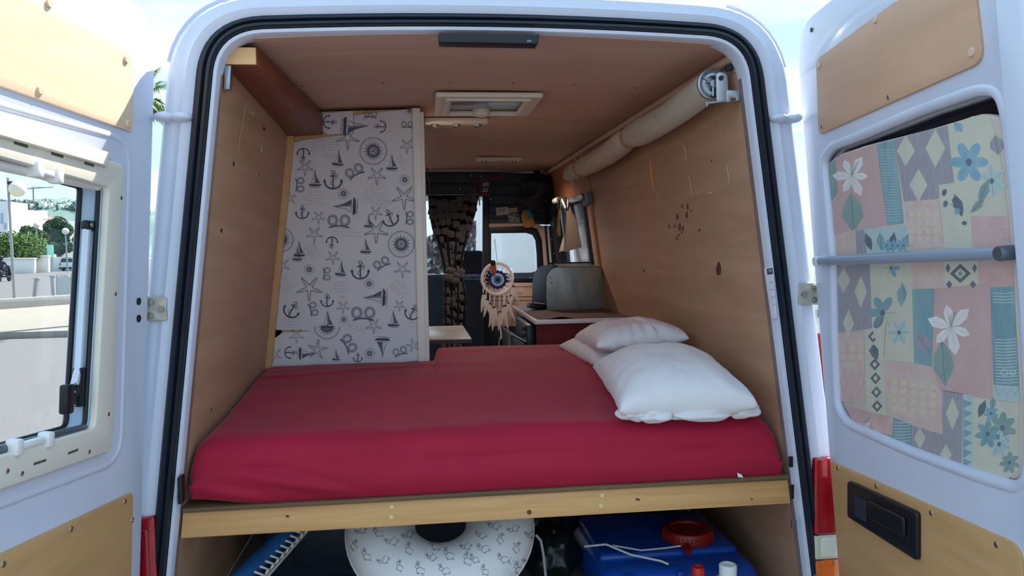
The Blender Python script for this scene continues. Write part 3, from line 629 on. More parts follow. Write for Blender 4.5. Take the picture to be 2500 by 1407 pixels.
# ================================================================== BED
bed = thing('bed_platform', (CX, .7, .6), 'pine bed platform spanning the van under the red mattress', 'bed')
hexa('front_rail', [V((wl(.968)+.004, .045, .968)), V((wr(.968)-.004, .045, .965)), V((wr(1.035)-.004, .045, 1.034)), V((wl(1.035)+.004, .045, 1.037))] +
     [V((wl(.968)+.004, .085, .968)), V((wr(.968)-.004, .085, .965)), V((wr(1.035)-.004, .085, 1.034)), V((wl(1.035)+.004, .085, 1.037))], PINE, bed, .003)
PSL = Plane((0, 0, 1.037), (1, 0, 0), (0, 1, 0), (0, 0, 1))
plate('slab', [[V((wl(1.04)+.006, .035)), V((wr(1.04)-.006, .035)), V((wr(1.04)-.006, 1.36)), V((.03, 1.36)), V((.03, .975)), V((wl(1.04)+.006, .975))]], 0, .012, .002, PSL, M('platform_ply', (120, 92, 62), .6, c2=(90, 68, 46), vs_=6, stretch=(.5, 1, 12)), bed)
for x in (.42, .8): box('support_leg', x-.03, x+.03, 1.25, 1.31, .6, 1.037, PINE, bed)
PBD = Plane((0, .045, 0), (1, 0, 0), (0, 0, 1), (0, -1, 0))
for q in ((957, 1238), (955, 1263), (1470, 1210), (1467, 1235)): screw(PBD, *q, bed, BRASSC, 0, 'screw', 1.0)
kn = Print(PBD, .0008); KN = M('knot_brown', (112, 66, 34), .6, var=.3, vs_=80)
for x, y, a, b in ((702, 1261, 5, 3), (1292, 1251, 6, 6), (1557, 1220, 6, 3), (1835, 1219, 3, 2)): kn.ell(x, y, a, b, KN, .1, 12)
kn.build('wood_knots', bed, 'stuff')

def sm(a, b, x): t = min(1, max(0, (x-a)/(b-a))); return t*t*(3-2*t)
XL, XR = wl(1.15)+.012, wr(1.15)-.012
def ymax(x): return .985 + .375*sm(.028, .055, x)
def matt(u, v):
    x = XL + u*(XR-XL); xe = min(x-XL, XR-x)
    y1 = ymax(x); top = 1.205 + .055*sm(.05, .95, 0)  # placeholder, set below
    Y0, R = .052, .065
    zb = 1.0505 + .02*(1-sm(0, .25, x-XL))**2
    def ztop(y): return 1.207 + .058*sm(.05, 1.0, y) + .006*noise.noise(V((x*2.2, y*2.2, 0))) + .0025*noise.noise(V((x*7, y*7, 3)))
    def edge(d, r): return 0 if d >= r else r - sqrt(max(0, r*r - (r-d)**2))
    # v: 0 bottom front, .2 top of front face, then the top to the back, .85 .. 1 back face
    if v < .22:
        t = v/.22; zt = ztop(Y0+.02) - R; z = zb + (zt-zb)*t; y = Y0 - .014*sin(pi*t) - .006*noise.noise(V((x*3, z*9, 5)))
        # folds hanging at the lower left and lower right corners
        for xa, za, xb, zb2, am in ((-.53, 1.14, -.18, 1.066, .011), (-.60, 1.10, -.40, 1.058, .008), (.62, 1.10, .95, 1.15, .006)):
            s = (x-xa)/(xb-xa)
            if 0 < s < 1:
                dz = z - (za + (zb2-za)*s); y -= am*sin(pi*s)*math.exp(-(dz/.012)**2) - am*.6*sin(pi*s)*math.exp(-((dz-.02)/.014)**2)
        z -= 0
    elif v < .3:
        t = (v-.22)/.08*pi/2; zt = ztop(Y0+.02); y = Y0 + R*(1-cos(t)); z = zt - R*(1-sin(t))
    elif v < .9:
        t = (v-.3)/.6; y = Y0 + R + (y1-Y0-R-.03)*t; z = ztop(y)
        z += .004*math.exp(-((y - 1.18 - .12*(x))/.03)**2) + .005*math.exp(-((y - .86 - .16*x)/.02)**2)*(1 if x < .1 else .2)
    else:
        t = (v-.9)/.1; y = y1 - .03*(1-sm(0, .4, t)); z = ztop(y1) - .03*sm(0, .3, t) - (ztop(y1)-.03-1.051)*sm(.2, 1, t)
    h = edge(xe, .05 if x < 0 else .085)
    if v > .1: z -= h*(1.0 if v < .9 else .3)*min(1, (v-.1)/.12)
    return V((x, y, max(z, 1.0505)))
mattress = surf('mattress', matt, 150, 130, REDSHEET); mattress.data.flip_normals()
tag(mattress, 'mattress in a crimson fitted sheet on the pine platform', 'mattress')
sdf = mattress.modifiers.new('thick', 'SOLIDIFY'); sdf.thickness = .006; sdf.offset = -1
PF = Plane((0, .034, 0), (1, 0, 0), (0, 0, 1), (0, -1, 0))
o = plate('paper_scrap', [[PF.ab(1800, 1155), PF.ab(1811, 1159), PF.ab(1815, 1167), PF.ab(1802, 1166)]], -.002, .0, .0005, PF, WHITEP); tag(o, 'small white paper scrap at the right of the mattress foot', 'paper')

# pillows
def pillow(name, c, sx, sy, h, rz, tx, ty, mat, label, seed, puck=.5, n=56, sag=0, stitch=False):
    R = Matrix.Translation(V(c)) @ Matrix.Rotation(rz, 4, 'Z') @ Matrix.Rotation(tx, 4, 'X') @ Matrix.Rotation(ty, 4, 'Y')
    vs, fs = [], []
    for side in (1, -1):
        for j in range(n+1):
            for i in range(n+1):
                u, v = 2*i/n-1, 2*j/n-1
                pin = 1 - .10*(1-v*v)*abs(u)**4*0 - .07*(v*v)*(1-u*u)*0
                x = sx*u*(1 - .06*(1-v*v)*-1*(abs(u)**3) - .05*(1-abs(v))**0*(1-v*v)*0); y = sy*v
                x = sx*u*(.94 + .06*v*v); y = sy*v*(.94 + .06*u*u)
                e = max(0, (1-abs(u)**2.6)*(1-abs(v)**2.6))**.42
                z = side*h*e*(1 if side > 0 else .55)
                d = 1-e
                z += e**.5*(.010*noise.noise(V((u*1.7+seed, v*1.7, side))) + .0035*noise.noise(V((u*5+seed, v*5, side*3))))
                # puckers radiating from the rim
                ang = math.atan2(v, u); rr = max(abs(u), abs(v))
                z += side*puck*.006*(.5*sin(ang*22+seed) + noise.noise(V((ang*5, seed, rr))))*sm(.62, .93, rr)*(1-sm(.96, 1, rr)) + side*puck*.004*noise.noise(V((ang*6, rr*3, seed)))*sm(.3, .9, rr)*(1-sm(.95, 1, rr))
                if stitch and side > 0:
                    q = abs(u*.9 + .25*v - .1); z -= .010*math.exp(-(q/.035)**2)*sm(0, .4, e); q = abs(v*.9 - .25*u + .05); z -= .008*math.exp(-(q/.03)**2)*sm(0, .4, e)
                z -= sag*(u*u*.5)
                vs.append(R @ V((x, y, z)))
    m1 = (n+1)**2
    for s in (0, 1):
        for j in range(n):
            for i in range(n):
                a = s*m1 + j*(n+1)+i; f = (a, a+1, a+n+2, a+n+1); fs.append(f if s == 0 else f[::-1])
    o = meshobj(name, vs, fs, mat)
    bm = bmesh.new(); bm.from_mesh(o.data); bmesh.ops.remove_doubles(bm, verts=bm.verts[:], dist=.0012); bm.to_mesh(o.data); bm.free()
    o.data.polygons.foreach_set('use_smooth', [True]*len(o.data.polygons))
    return tag(o, label, 'pillow', 'pillows along the right wall')
pillow('pillow', (.735, .89, 1.288), .168, .29, .055, radians(4), 0, radians(-2), COTTON, 'white cotton pillow lying lowest, its corner out to the left', 3, .8)
pillow('pillow', (.755, .83, 1.350), .165, .245, .074, radians(-2), radians(-3), radians(-4), COTTON, 'quilted white pillow stacked on another, nearest the brown cabinet', 11, .8, stitch=True)
fpl = pillow('pillow', (.728, .285, 1.272), .192, .275, .108, radians(-5), radians(4), radians(-1), FLEECE, 'large fleecy white pillow at the front of the bed', 23, .45)

def case_end(c, s, seed):
    def f(u, v):
        a, b = 2*pi*u, pi*(v-.5); q = V((cos(a)*cos(b), sin(a)*cos(b), sin(b))); r = 1 + .35*noise.noise(q*1.5 + V((seed, 0, 0))); return V(c) + V((q.x*s[0]*r, q.y*s[1]*r, q.z*s[2]*r))
    surf('gathered_case_end', f, 32, 18, FLEECE, fpl, True)
case_end((.565, .075, 1.238), (.045, .040, .024), 2); case_end((.625, .058, 1.232), (.05, .032, .020), 5); case_end((.875, .055, 1.234), (.045, .034, .022), 9); case_end((.75, .045, 1.230), (.09, .03, .018), 12)
# ================================================================== SHELF, WARDROBE
sh = thing('overhead_shelf_beam', (-.44, .5, 2.15), 'reddish stained box shelf beam under the ceiling at upper left', 'shelf')
za, zb_ = 2.172, 2.136
x0a, x0b = wl(2.17)+.003, wl(2.13)+.003
hexa('underside_board', [V((x0a, .055, za)), V((-.410, .055, za)), V((-.368, .99, zb_)), V((x0b, .99, zb_-.008))] + [V((x0a, .055, za+.012)), V((-.410, .055, za+.012)), V((-.368, .99, zb_+.012)), V((x0b, .99, zb_+.004))], REDWOOD, sh, .0015)
hexa('side_board', [V((-.422, .055, za+.006)), V((-.408, .055, za)), V((-.366, .99, zb_)), V((-.380, .99, zb_+.006))] + [V((-.422, .055, za+.045)), V((-.408, .055, za+.045)), V((-.366, .99, zb_+.08)), V((-.380, .99, zb_+.08))], REDWOOD, sh, .0015)
hexa('end_board', [V((x0a, .047, za)), V((-.409, .047, za)), V((-.409, .047, za+.042)), V((x0a+.006, .047, za+.042))] + [V((x0a, .056, za)), V((-.409, .056, za)), V((-.409, .056, za+.042)), V((x0a+.006, .056, za+.042))], M('bare_pine_end', (234, 190, 138), .6, c2=(220, 172, 120), vs_=5, stretch=(1, 1, 8)), sh, .001)
hexa('bracket', [V((wl(2.14)+.002, .05, 2.11)), V((wl(2.14)+.016, .05, 2.11)), V((wl(2.17)+.018, .05, 2.170)), V((wl(2.17)+.002, .05, 2.170))] + [V((wl(2.14)+.002, .075, 2.11)), V((wl(2.14)+.016, .075, 2.11)), V((wl(2.17)+.018, .075, 2.170)), V((wl(2.17)+.002, .075, 2.170))], ALU, sh, .001)

PW = Plane((0, 1.0, 0), (1, 0, 0), (0, 0, 1), (0, -1, 0))
wdb = thing('wardrobe', (-.3, 1.3, .6), 'tall wardrobe papered in nautical print with white corner post', 'wardrobe')
hexa('carcass', [V((wl(1.1)+.01, 1.006, .602)), V((.0, 1.006, .602)), V((.0, 1.006, 2.236)), V((wl(2.22)+.012, 1.006, 2.222))] + [V((wl(1.1)+.01, 1.66, .602)), V((.0, 1.66, .602)), V((.0, 1.66, 2.236)), V((wl(2.22)+.012, 1.66, 2.222))], PLYL, wdb)
WALLP = PAPER
shm = plate('wallpaper_sheet', [pxs(PW, (706, 352), (745, 341), (864, 327), (864, 281), (1012, 265), (1030, 880), (770, 905), (758, 905), (757, 808), (672, 806))], -.004, .001, .0006, PW, WALLP, wdb)
plate('wallpaper_sheet', [pxs(PW, (768, 278), (862, 271), (864, 327), (800, 328), (790, 322))], -.005, .002, .0006, PW, WALLP, wdb)
plate('wallpaper_sheet', [pxs(PW, (650, 842), (690, 812), (757, 809), (758, 908), (649, 912))], -.005, .002, .0006, PW, WALLP, wdb)
hexa('corner_post', [V((-.032, .984, 1.05)), V((-.002, .984, 1.05)), V((-.002, .984, 2.236)), V((-.032, .984, 2.236))] + [V((-.032, 1.01, 1.05)), V((-.002, 1.01, 1.05)), V((-.002, 1.01, 2.236)), V((-.032, 1.01, 2.236))], M('cream_trim', (238, 228, 218), .4, var=.05), wdb, .003)
hexa('side_trim', [V((-.002, .986, 1.05)), V((.012, .992, 1.05)), V((.012, .992, 2.222)), V((-.002, .986, 2.222))] + [V((-.002, 1.66, 1.05)), V((.012, 1.66, 1.05)), V((.012, 1.66, 2.222)), V((-.002, 1.66, 2.222))], M('cream_trim', (238, 228, 218)), wdb, .002)
wp = Print(PW, .0026)
def rot2(pts, x, y, a, s=1): return [(x + s*(p*cos(a) - q*sin(a)), y + s*(p*sin(a) + q*cos(a))) for p, q in pts]
def anchor(x, y, r, a=0):
    T = lambda pts: rot2(pts, x, y, a, r)
    wp.rib(T([(0, -.62), (0, .85)]), r*.13, INKD); wp.rib(T([(-.32, -.42), (.32, -.42)]), r*.13, INKD)
    wp.rib(T([(.17*cos(t), -.80 + .17*sin(t)) for t in [2*pi*k/10 for k in range(11)]]), r*.08, INK)
    wp.rib(T([(.85*cos(t), .12 + .75*sin(t)) for t in [pi*k/14 for k in range(15)]]), r*.15, INKD)
    for s in (-1, 1): wp.poly(T([(s*.68, .18), (s*.86, -.16), (s*1.02, .2)]), INKD)
    wp.rib(T([(.1 + .38*sin(t*2.2), -.75 + t*.48) for t in [k*.33 for k in range(11)]]), r*.05, INK)
def compass(x, y, r, half=False):
    n = 16; a0, a1 = (0, pi) if half else (0, 2*pi)
    wp.ring(x, y, r, r*.035, INK, 30, a0, a1); wp.ring(x, y, r*.93, r*.02, INKL, 30, a0, a1)
    for k in range(n*(1 if half else 2)):
        t = a0 + (a1-a0)*(k+.5)/(n*(1 if half else 2)); L = .84 if k % 2 else .62; w = .075
        wp.poly([(x + r*(.3*cos(t) - w*sin(t)), y + r*(.3*sin(t) + w*cos(t))), (x + r*L*cos(t), y + r*L*sin(t)), (x + r*(.3*cos(t) + w*sin(t)*.3), y + r*(.3*sin(t) - w*cos(t)*.3))], INK if k % 2 else INKD)
    wp.ring(x, y, r*.22, r*.06, INKD, 14, a0, a1); wp.ell(x, y, r*.1, r*.1, INK, 0, 10)
def star(x, y, r, a=0):
    for k in range(5):
        t = a + pi/2 + 2*pi*k/5; c_, s_ = cos(t), sin(t)
        P_ = lambda l, w: (x + r*(l*c_ - w*s_), y + r*(l*s_ + w*c_))
        wp.rib([P_(.16, .13), P_(.6, .09), P_(.98, .03), P_(.98, -.03), P_(.6, -.09), P_(.16, -.13)], r*.045, INK)
        for q in range(4): wp.ell(*P_(.25 + q*.18, 0), r*.03, r*.03, INKL, 0, 5)
def boat(x, y, s, a=0):
    T = lambda pts: rot2(pts, x, y, a, s)
    wp.rib(T([(0, -1), (.02, .55)]), s*.05, INKD)
    wp.poly(T([(.05, -.85), (.2, -.2), (.55, .48), (.08, .42)]), INK); wp.rib(T([(-.05, -.8), (-.2, 0), (-.45, .42), (-.05, .4)]), s*.04, INK)
    wp.poly(T([(-.7, .52), (.75, .58), (.5, .78), (-.55, .76)]), INKD)
    for k in range(3): wp.rib(T([(-.8 + .3*k, .84 + .05*k), (.1 + .3*k, .82 + .05*k)]), s*.035, INKL)
def rope(x, y, s, a=0):
    T = lambda pts: rot2(pts, x, y, a, s)
    for cx_ in (-.5, .5): wp.rib(T([(cx_ + .34*cos(t), -.1 + .38*sin(t)) for t in [2*pi*k/16 for k in range(17)]]), s*.17, INKL); wp.rib(T([(cx_ + .42*cos(t), -.1 + .46*sin(t)) for t in [2*pi*k/16 for k in range(17)]]), s*.035, INK); wp.rib(T([(cx_ + .26*cos(t), -.1 + .30*sin(t)) for t in [2*pi*k/16 for k in range(17)]]), s*.035, INK)
    wp.rib(T([(-.8, .5), (-.3, .34), (.3, .36), (.85, .5)]), s*.13, INK)
rs = random.Random(4)
def script(x, y, w, h, a=0):
    n = max(2, int(h/6.5))
    for j in range(n):
        x0 = -w/2 + rs.uniform(0, .15)*w; x1 = w/2 - rs.uniform(0, .25)*w; yy = -h/2 + h*(j+.5)/n; pts = []; q = x0
        while q < x1: pts.append((q, yy + rs.uniform(-1.9, 1.9))); q += rs.uniform(1.2, 2.8)
        for c0 in range(0, len(pts)-4, 9): wp.rib(rot2(pts[c0:c0+8], x, y, a), .6, INKL)
A = lambda z: (640 + z[0]/3.518, 220 + z[1]/3.518); B = lambda z: (620 + z[0]/4.139, 600 + z[1]/4.139)
for z, r, a in (((355,555),60,pi), ((580,275),62,pi/2), ((1015,315),55,-pi/2), ((610,775),85,0), ((345,1050),62,0), ((1100,1100),78,-.4), ((600,1310),55,pi)): anchor(*A(z), r/3.518, a)
for z, r in (((955,525),116), ((165,1285),105), ((1195,1325),112), ((700,890),46), ((1225,770),43), ((1265,180),30)): compass(*A(z), r/3.518)
for z, r, a in (((370,665),75,0), ((735,410),105,0), ((985,735),85,0), ((1245,480),70,0), ((1220,920),110,0), ((485,1095),60,0), ((975,1055),62,0), ((980,1210),110,0), ((450,1240),75,0), ((240,930),60,.5)): star(*A(z), r/3.518, a)
for z, s, a in (((655,590),75,.1), ((455,765),80,0), ((1115,625),75,0), ((790,310),120,pi/2), ((720,1000),110,-pi/2), ((320,1370),75,0), ((915,1130),60,0), ((890,1345),70,0)): boat(*A(z), s/3.518, a)
for z, s, a in (((325,815),70,pi/2), ((795,700),88,-.5), ((1245,300),55,0), ((660,1130),105,0), ((1265,1100),65,pi/2), ((930,210),62,0)): rope(*A(z), s/3.518, a)
for z, w, h, a in (((560,470),300,120,-.03), ((470,930),220,130,0), ((1000,920),230,230,-.6), ((1220,620),110,130,-.5), ((740,1220),300,90,.05), ((430,1350),150,100,-.5), ((1120,370),100,60,-.2), ((570,565),130,40,.1)): script(*A(z), w/3.518, h/3.518, a)
for z, r in (((560,240),50), ((1165,385),48), ((910,745),40), ((1170,1090),50)): compass(*B(z), r/4.139)
compass(*B((740,815)), 128/4.139, True)
for z, r, a in (((800,120),78,0), ((1500,240),90,0), ((560,430),135,0), ((290,200),80,.2), ((900,620),68,0), ((1470,605),62,0), ((640,1050),105,-.5), ((210,1100),82,.2), ((430,910),78,0), ((1210,810),85,0), ((1610,1010),75,.4)): star(*B(z), r/4.139, a)
for z, s, a in (((440,90),75,0), ((880,235),85,.1), ((1230,525),128,-pi/2), ((745,755),100,0), ((1410,745),90,0), ((1300,1020),110,pi), ((530,1090),95,pi/2), ((830,1110),60,0)): boat(*B(z), s/4.139, a)
for z, r, a in (((1075,250),98,0), ((740,555),70,0), ((385,645),92,.5), ((1600,675),82,.4), ((370,1080),65,pi/2), ((1050,1130),50,0)): anchor(*B(z), r/4.139, a)
for z, s, a in (((735,285),72,pi/2), ((1290,180),92,-.5), ((600,640),78,pi/2.4), ((1105,690),130,0), ((960,990),105,pi/3), ((1475,1070),80,-.3)): rope(*B(z), s/4.139, a)
for z, w, h, a in (((600,60),140,150,-.6), ((890,420),220,120,0), ((330,390),170,170,-.7), ((1480,420),190,200,-.7), ((430,760),220,100,-.1), ((920,520),120,40,.1), ((1050,840),240,60,.35), ((1590,800),80,80,0)): script(*B(z), w/4.139, h/4.139, a)
wp.build('printed_motifs', wdb, 'stuff')

# ================================================================== CEILING FITTINGS
PC = Plane((0, 0, 2.243), (1, 0, 0), (0, 1, 0), (0, 0, -1))
vent = thing('roof_vent', (.24, .92, 2.24), 'cream framed roof vent with pane and round knob', 'roof vent')
fo_ = [PC.ab(*q) for q in ((1057, 226), (1323, 229), (1288, 279), (1060, 276))]; x0, x1, y0, y1 = .052, .432, .715, 1.105
R4 = lambda x0, x1, y0, y1: [V((x0, y0)), V((x1, y0)), V((x1, y1)), V((x0, y1))]
plate('vent_frame', [rounded(R4(x0, x1, y0, y1), .012), rounded(R4(x0+.045, x1-.045, y0+.045, y1-.045), .012)], .0, .018, .006, PC, CREAM, vent)
plate('vent_inner_frame', [rounded(R4(x0+.035, x1-.035, y0+.035, y1-.035), .012), rounded(R4(x0+.058, x1-.058, y0+.058, y1-.058), .01)], .006, .024, .004, PC, CREAM, vent)
plate('vent_pane', [R4(x0+.04, x1-.04, y0+.04, y1-.04)], .001, .006, .001, PC, M('vent_pane_grey', (118, 136, 138), .15, c2=(150, 162, 160), vs_=5, stretch=(1, 6, 1)), vent)
lathe('vent_knob', [(0, .02), (.018, .02), (.02, .024), (.03, .022), (.034, .014), (.034, 0), (0, 0)], CREAM, vent, facing((.235, 1.035, 2.237), V((0, 0, -1)), V((0, 1, 0))), 24)
def spot_bar(x0, x1, y, label, n=3, watt=2.):
    z = ceil_z((x0+x1)/2) - .003
    t = thing('spotlight_bar', ((x0+x1)/2, y, z), label, 'ceiling light', 'ceiling spotlight bars')
    bm = bmesh.new(); bm_box(bm, ((x0+x1)/2, y, z-.0125), (x1-x0, .062, .025), None, .009, 3); smooth_by_angle(bmobj('housing', bm, CREAM, t))
    box('face_strip', x0+.03, x1-.03, y-.0325, y-.029, z-.02, z-.008, WHITEP, t, .0015)
    for k in range(n):
        xx = x0 + (x1-x0)*(k+.5)/n
        s = lathe('spot_rim', [(.008, 0), (.017, 0), (.018, .006), (.015, .011), (.011, .010)], ALU, t, facing((xx, y, z-.024), V((0, -.25, -1)), V((0, 1, 0))), 16)
        lathe('spot_lens', [(0, .010), (.007, .010), (.012, .007), (.012, .003), (0, .003)], M('spot_glass', (226, 224, 214), .1, .5), s, facing((xx, y, z-.024), V((0, -.25, -1)), V((0, 1, 0))), 14)
        ld_ = bpy.data.lights.new('added_fill', 'SPOT'); ld_.energy = watt; ld_.spot_size = radians(150); ld_.spot_blend = .6; ld_.shadow_soft_size = .02; ld_.color = (1, .82, .66)  # added fill light to brighten the cab; the bar's own spots are off
        link(bpy.data.objects.new('added_fill', ld_), t, Matrix.Translation((xx, y - .01, z-.045)))
spot_bar(.013, .283, 1.285, 'cream three-spot ceiling light bar beside the white post and roof vent', 3, .8)
spot_bar(.325, .597, 2.62, 'cream three-spot ceiling light bar further forward, near the cab', 3, 4.)
tube('ceiling_cable', [(.03, 3.1, 2.235), (.035, 3.1, 2.2), (.045, 3.2, 2.16), (.055, 3.36, 2.08)], .004, BLACK); tag(bpy.data.objects['ceiling_cable'], 'short black cable hanging beside the white post', 'cable')

# ================================================================== ROLLED AWNING
A0, A1 = V((.802, .10, 2.140)), V((.792, 2.18, 2.083))
aw = thing('rolled_awning', (.8, 1.1, 2.1), 'rolled beige canvas awning tied along the upper right wall', 'awning')
ties = [.0, .40, .83, 1.0]
def awfn(u, v):
    d = (A1-A0); p = A0 + d*v; r = .041 + .006*sm(0, .3, v)
    for t in ties[1:3]: r -= .017*math.exp(-((v-t)/.022)**2)
    r *= 1 - .5*sm(.93, 1, v); r += .0025*noise.noise(V((u*4, v*14, 1)))
    p = p + V((0, 0, -.014*sin(pi*min(1, (v/.40) if v < .40 else ((v-.40)/.43 if v < .83 else 0)))))
    a = 2*pi*u; return p + V((cos(a)*r*(1 - .0), 0, sin(a)*r))
surf('canvas_roll', awfn, 28, 110, CANVASM, aw, closed_u=True)
surf('canvas_flap', lambda u, v: A0.lerp(A1, .02 + u*.93) + V((.038 - .012*v, 0, .03 - .066*v - .008*sin(u*9))), 60, 6, CANVASM, aw)
ax = V((0, -1, 0))
lathe('spool_rim', [(.026, -.01), (.041, -.012), (.043, .004), (.039, .006), (.034, -.002), (.03, .004), (.022, .004), (.02, -.006), (.012, -.006), (.010, .01), (0, .01)], ALU, aw, facing(A0 + V((0, -.01, 0)), ax), 30)
for k in range(3):
    a = k*2*pi/3 + .5; tube('spool_spoke', [A0 + V((.008*cos(a), -.016, .008*sin(a))), A0 + V((.034*cos(a), -.016, .034*sin(a)))], .0035, ALU, aw)
PAW = Plane((0, .075, 0), (1, 0, 0), (0, 0, 1), (0, -1, 0))
plate('end_bracket', [rounded(pxs(PAW, (1746, 176), (1774, 178), (1778, 248), (1748, 250)), [.014, .014, .003, .003])], .0, .006, .0015, PAW, ALU, aw)
lathe('bracket_bolt', [(0, .006), (.006, .006), (.007, 0)], BLACK, aw, facing(PAW.px(1758, 192, .006), ax), 12)
plate('clamp', [pxs(PAW, (1766, 224), (1799, 224), (1799, 250), (1790, 250), (1789, 243), (1777, 243), (1776, 253), (1766, 253))], .004, .022, .002, PAW, ALU, aw)
tube('clamp_screw', [PAW.px(1722, 254, .008), PAW.px(1768, 248, .008)], .0035, ALU, aw); tube('clamp_screw', [PAW.px(1722, 250, .008), PAW.px(1724, 261, .008)], .003, ALU, aw)
tube('wall_lug', [PAW.px(1772, 168, .0), PAW.px(1790, 163, .0)], .009, DARK, aw); 
plate('shackle', [rounded(pxs(PAW, (1786, 156), (1797, 158), (1800, 178), (1790, 179)), .004), rounded(pxs(PAW, (1789, 160), (1795, 161), (1797, 175), (1792, 175)), .003)], .0, .006, .002, PAW, ALU, aw)
for t in ties[1:3]:
    p = A0.lerp(A1, t); r = .036
    tube('tie_cord', [p + V((cos(a)*r, .004*sin(3*a), sin(a)*r - .006)) for a in [2*pi*k/16 for k in range(17)]], .0035, M('orange_cord', (196, 140, 86), .7, var=.1), aw)
for q in ((1412, 366), (1398, 380)): tube('cord_end', [atY(*q, 1.75), atY(q[0]+10, q[1]+14, 1.75), atY(q[0]+6, q[1]+24, 1.75)], .0025, CANVASM, aw)
for (a_, b_) in (((1394, 420), (1400, 462)),): tube('tie_strap', [atY(*a_, 1.95), atY(*b_, 1.95)], .005, CANVASM, aw)
# orange strap hanging from the tie
p0 = A0.lerp(A1, .40) + V((-.03, -.012, -.045))
ORG = M('orange_webbing', (226, 150, 84), .75, var=.06, vs_=60, bump=.15, bs=300)
st = thing('webbing_strap', p0, 'orange webbing strap hanging from the rolled awning', 'strap')
Ys = p0.y
sp_l = [(1586, 322), (1586, 372), (1586, 412), (1590, 440), (1597, 468)]; sp_r = [(1592, 322), (1601, 368), (1604, 412), (1609, 440), (1615, 464)]
vs = []; 
for k in (0, 1):
    for a_, b_ in zip(sp_l, sp_r): vs += [atY(*a_, Ys - .004*k), atY(*b_, Ys - .004*k)]
fs = []; n_ = len(sp_l)
for k in (0, 1):
    for i in range(n_-1): q = k*2*n_ + 2*i; fs.append((q, q+1, q+3, q+2))
for i in range(n_-1):
    for s in (0, 1): q = 2*i+s; fs.append((q, q+2, q+2+2*n_, q+2*n_))
fs += [(0, 1, 1+2*n_, 2*n_), (2*n_-2, 2*n_-1, 4*n_-1, 4*n_-2)]
meshobj('strap', vs, fs, ORG, st)
tube('knot', [atY(1587, 318, Ys), atY(1592, 324, Ys), atY(1588, 328, Ys), atY(1584, 322, Ys)], .006, ORG, st)

# ================================================================== KITCHEN CABINET
kc = thing('kitchen_cabinet', (.72, 1.75, .6), 'dark red kitchen cabinet with white-edged worktop behind the bed', 'cabinet')
zk = 1.364
box('end_panel', .502, .945, 1.455, 1.475, .602, zk-.019, MAHOG, kc, .002)
box('carcass', .512, .93, 1.476, 2.30, .602, zk-.02, M('cabinet_dark', (46, 44, 44), .5), kc, .002)
box('worktop', .500, .950, 1.452, 2.34, zk-.018, zk-.001, M('worktop_brown', (104, 84, 78), .4, c2=(86, 70, 66), vs_=20), kc, .002)
box('edge_strip', .496, .952, 1.446, 1.453, zk-.017, zk+.004, M('white_edge', (226, 220, 220), .35), kc, .002)
box('edge_strip', .493, .501, 1.446, 2.34, zk-.017, zk+.004, M('white_edge', (226, 220, 220), .35), kc, .002)
# oven front with its open flap on the aisle side
box('oven_front', .470, .511, 1.56, 2.0, 1.05, 1.335, BLACK, kc, .006)
hexa('oven_flap', [V((.400, 1.62, 1.285)), V((.468, 1.60, 1.245)), V((.468, 2.02, 1.245)), V((.400, 2.02, 1.285))] + [V((.405, 1.62, 1.05)), V((.468, 1.60, 1.05)), V((.468, 2.02, 1.05)), V((.405, 2.02, 1.05))], M('oven_enamel', (52, 58, 62), .3, .2), kc, .006)
tube('oven_rail', [(.398, 1.61, 1.292), (.472, 1.59, 1.252)], .006, ALU, kc)
for zz in (1.315, 1.285): tube('oven_knob', [(.47, 1.6, zz), (.452, 1.6, zz)], .011, DARK, kc, 12)
cl = surf('worktop_mat', lambda u, v: V((.515 + u*.37, 1.47 + v*.5, zk + .0015 + .012*math.exp(-((u-.28)/.13)**2)*math.exp(-(v/.16)**2))), 34, 20, M('brown_mat', (96, 74, 72), .8, var=.1)); cl.modifiers.new('t', 'SOLIDIFY').thickness = .0015
tag(cl, 'dull brown mat with a lifted edge on the kitchen worktop', 'mat')
# hob cover: two rounded sheets
hc = thing('hob_cover', (.78, 2.1, zk), 'raised zinc hob cover with rounded corners standing on the worktop', 'hob cover')
PH1 = Plane((0, 1.98, 0), (1, 0, 0), (0, 0, 1), (0, -1, 0)); PH2 = Plane((0, 2.30, 0), (1, 0, 0), (0, 0, 1), (0, -1, 0))
a = pxs(PH1, (1335, 757), (1333, 652), (1467, 651), (1476, 757)); a[0].y = a[3].y = zk+.002
plate('front_sheet', [rounded(a, [0, .085, .004, 0])], -.002, .0, .0006, PH1, ALUD, hc)
b = pxs(PH2, (1299, 757), (1301, 646), (1467, 648), (1474, 757)); b[0].y = b[3].y = zk+.002
plate('back_sheet', [rounded(b, [0, .10, .004, 0])], -.002, .0, .0006, PH2, GREYM, hc)
hexa('top_sheet', [V((.71, 1.98, 1.590)), V((.925, 1.98, 1.588)), V((.925, 2.30, 1.60)), V((.73, 2.30, 1.60))] + [V((.71, 1.98, 1.593)), V((.925, 1.98, 1.591)), V((.925, 2.30, 1.603)), V((.73, 2.30, 1.603))], GREYM, hc)
tube('hinge_rod', [(.70, 2.30, 1.605), (.94, 2.29, 1.605)], .005, BLACK, hc)
for q in ((1461, 653), (1464, 691), (1347, 691), (1343, 678)): screw(PH1, *q, hc, DSCR, .0)
gd = thing('gadget', (.60, 2.06, zk), 'small black gadget beside the zinc hob cover', 'gadget')
bm = bmesh.new(); bm_box(bm, (.60, 2.08, zk+.016), (.10, .07, .03), Matrix.Rotation(.2, 4, 'Z') @ Matrix.Rotation(.15, 4, 'Y'), .006); smooth_by_angle(bmobj('case', bm, BLACK, gd))
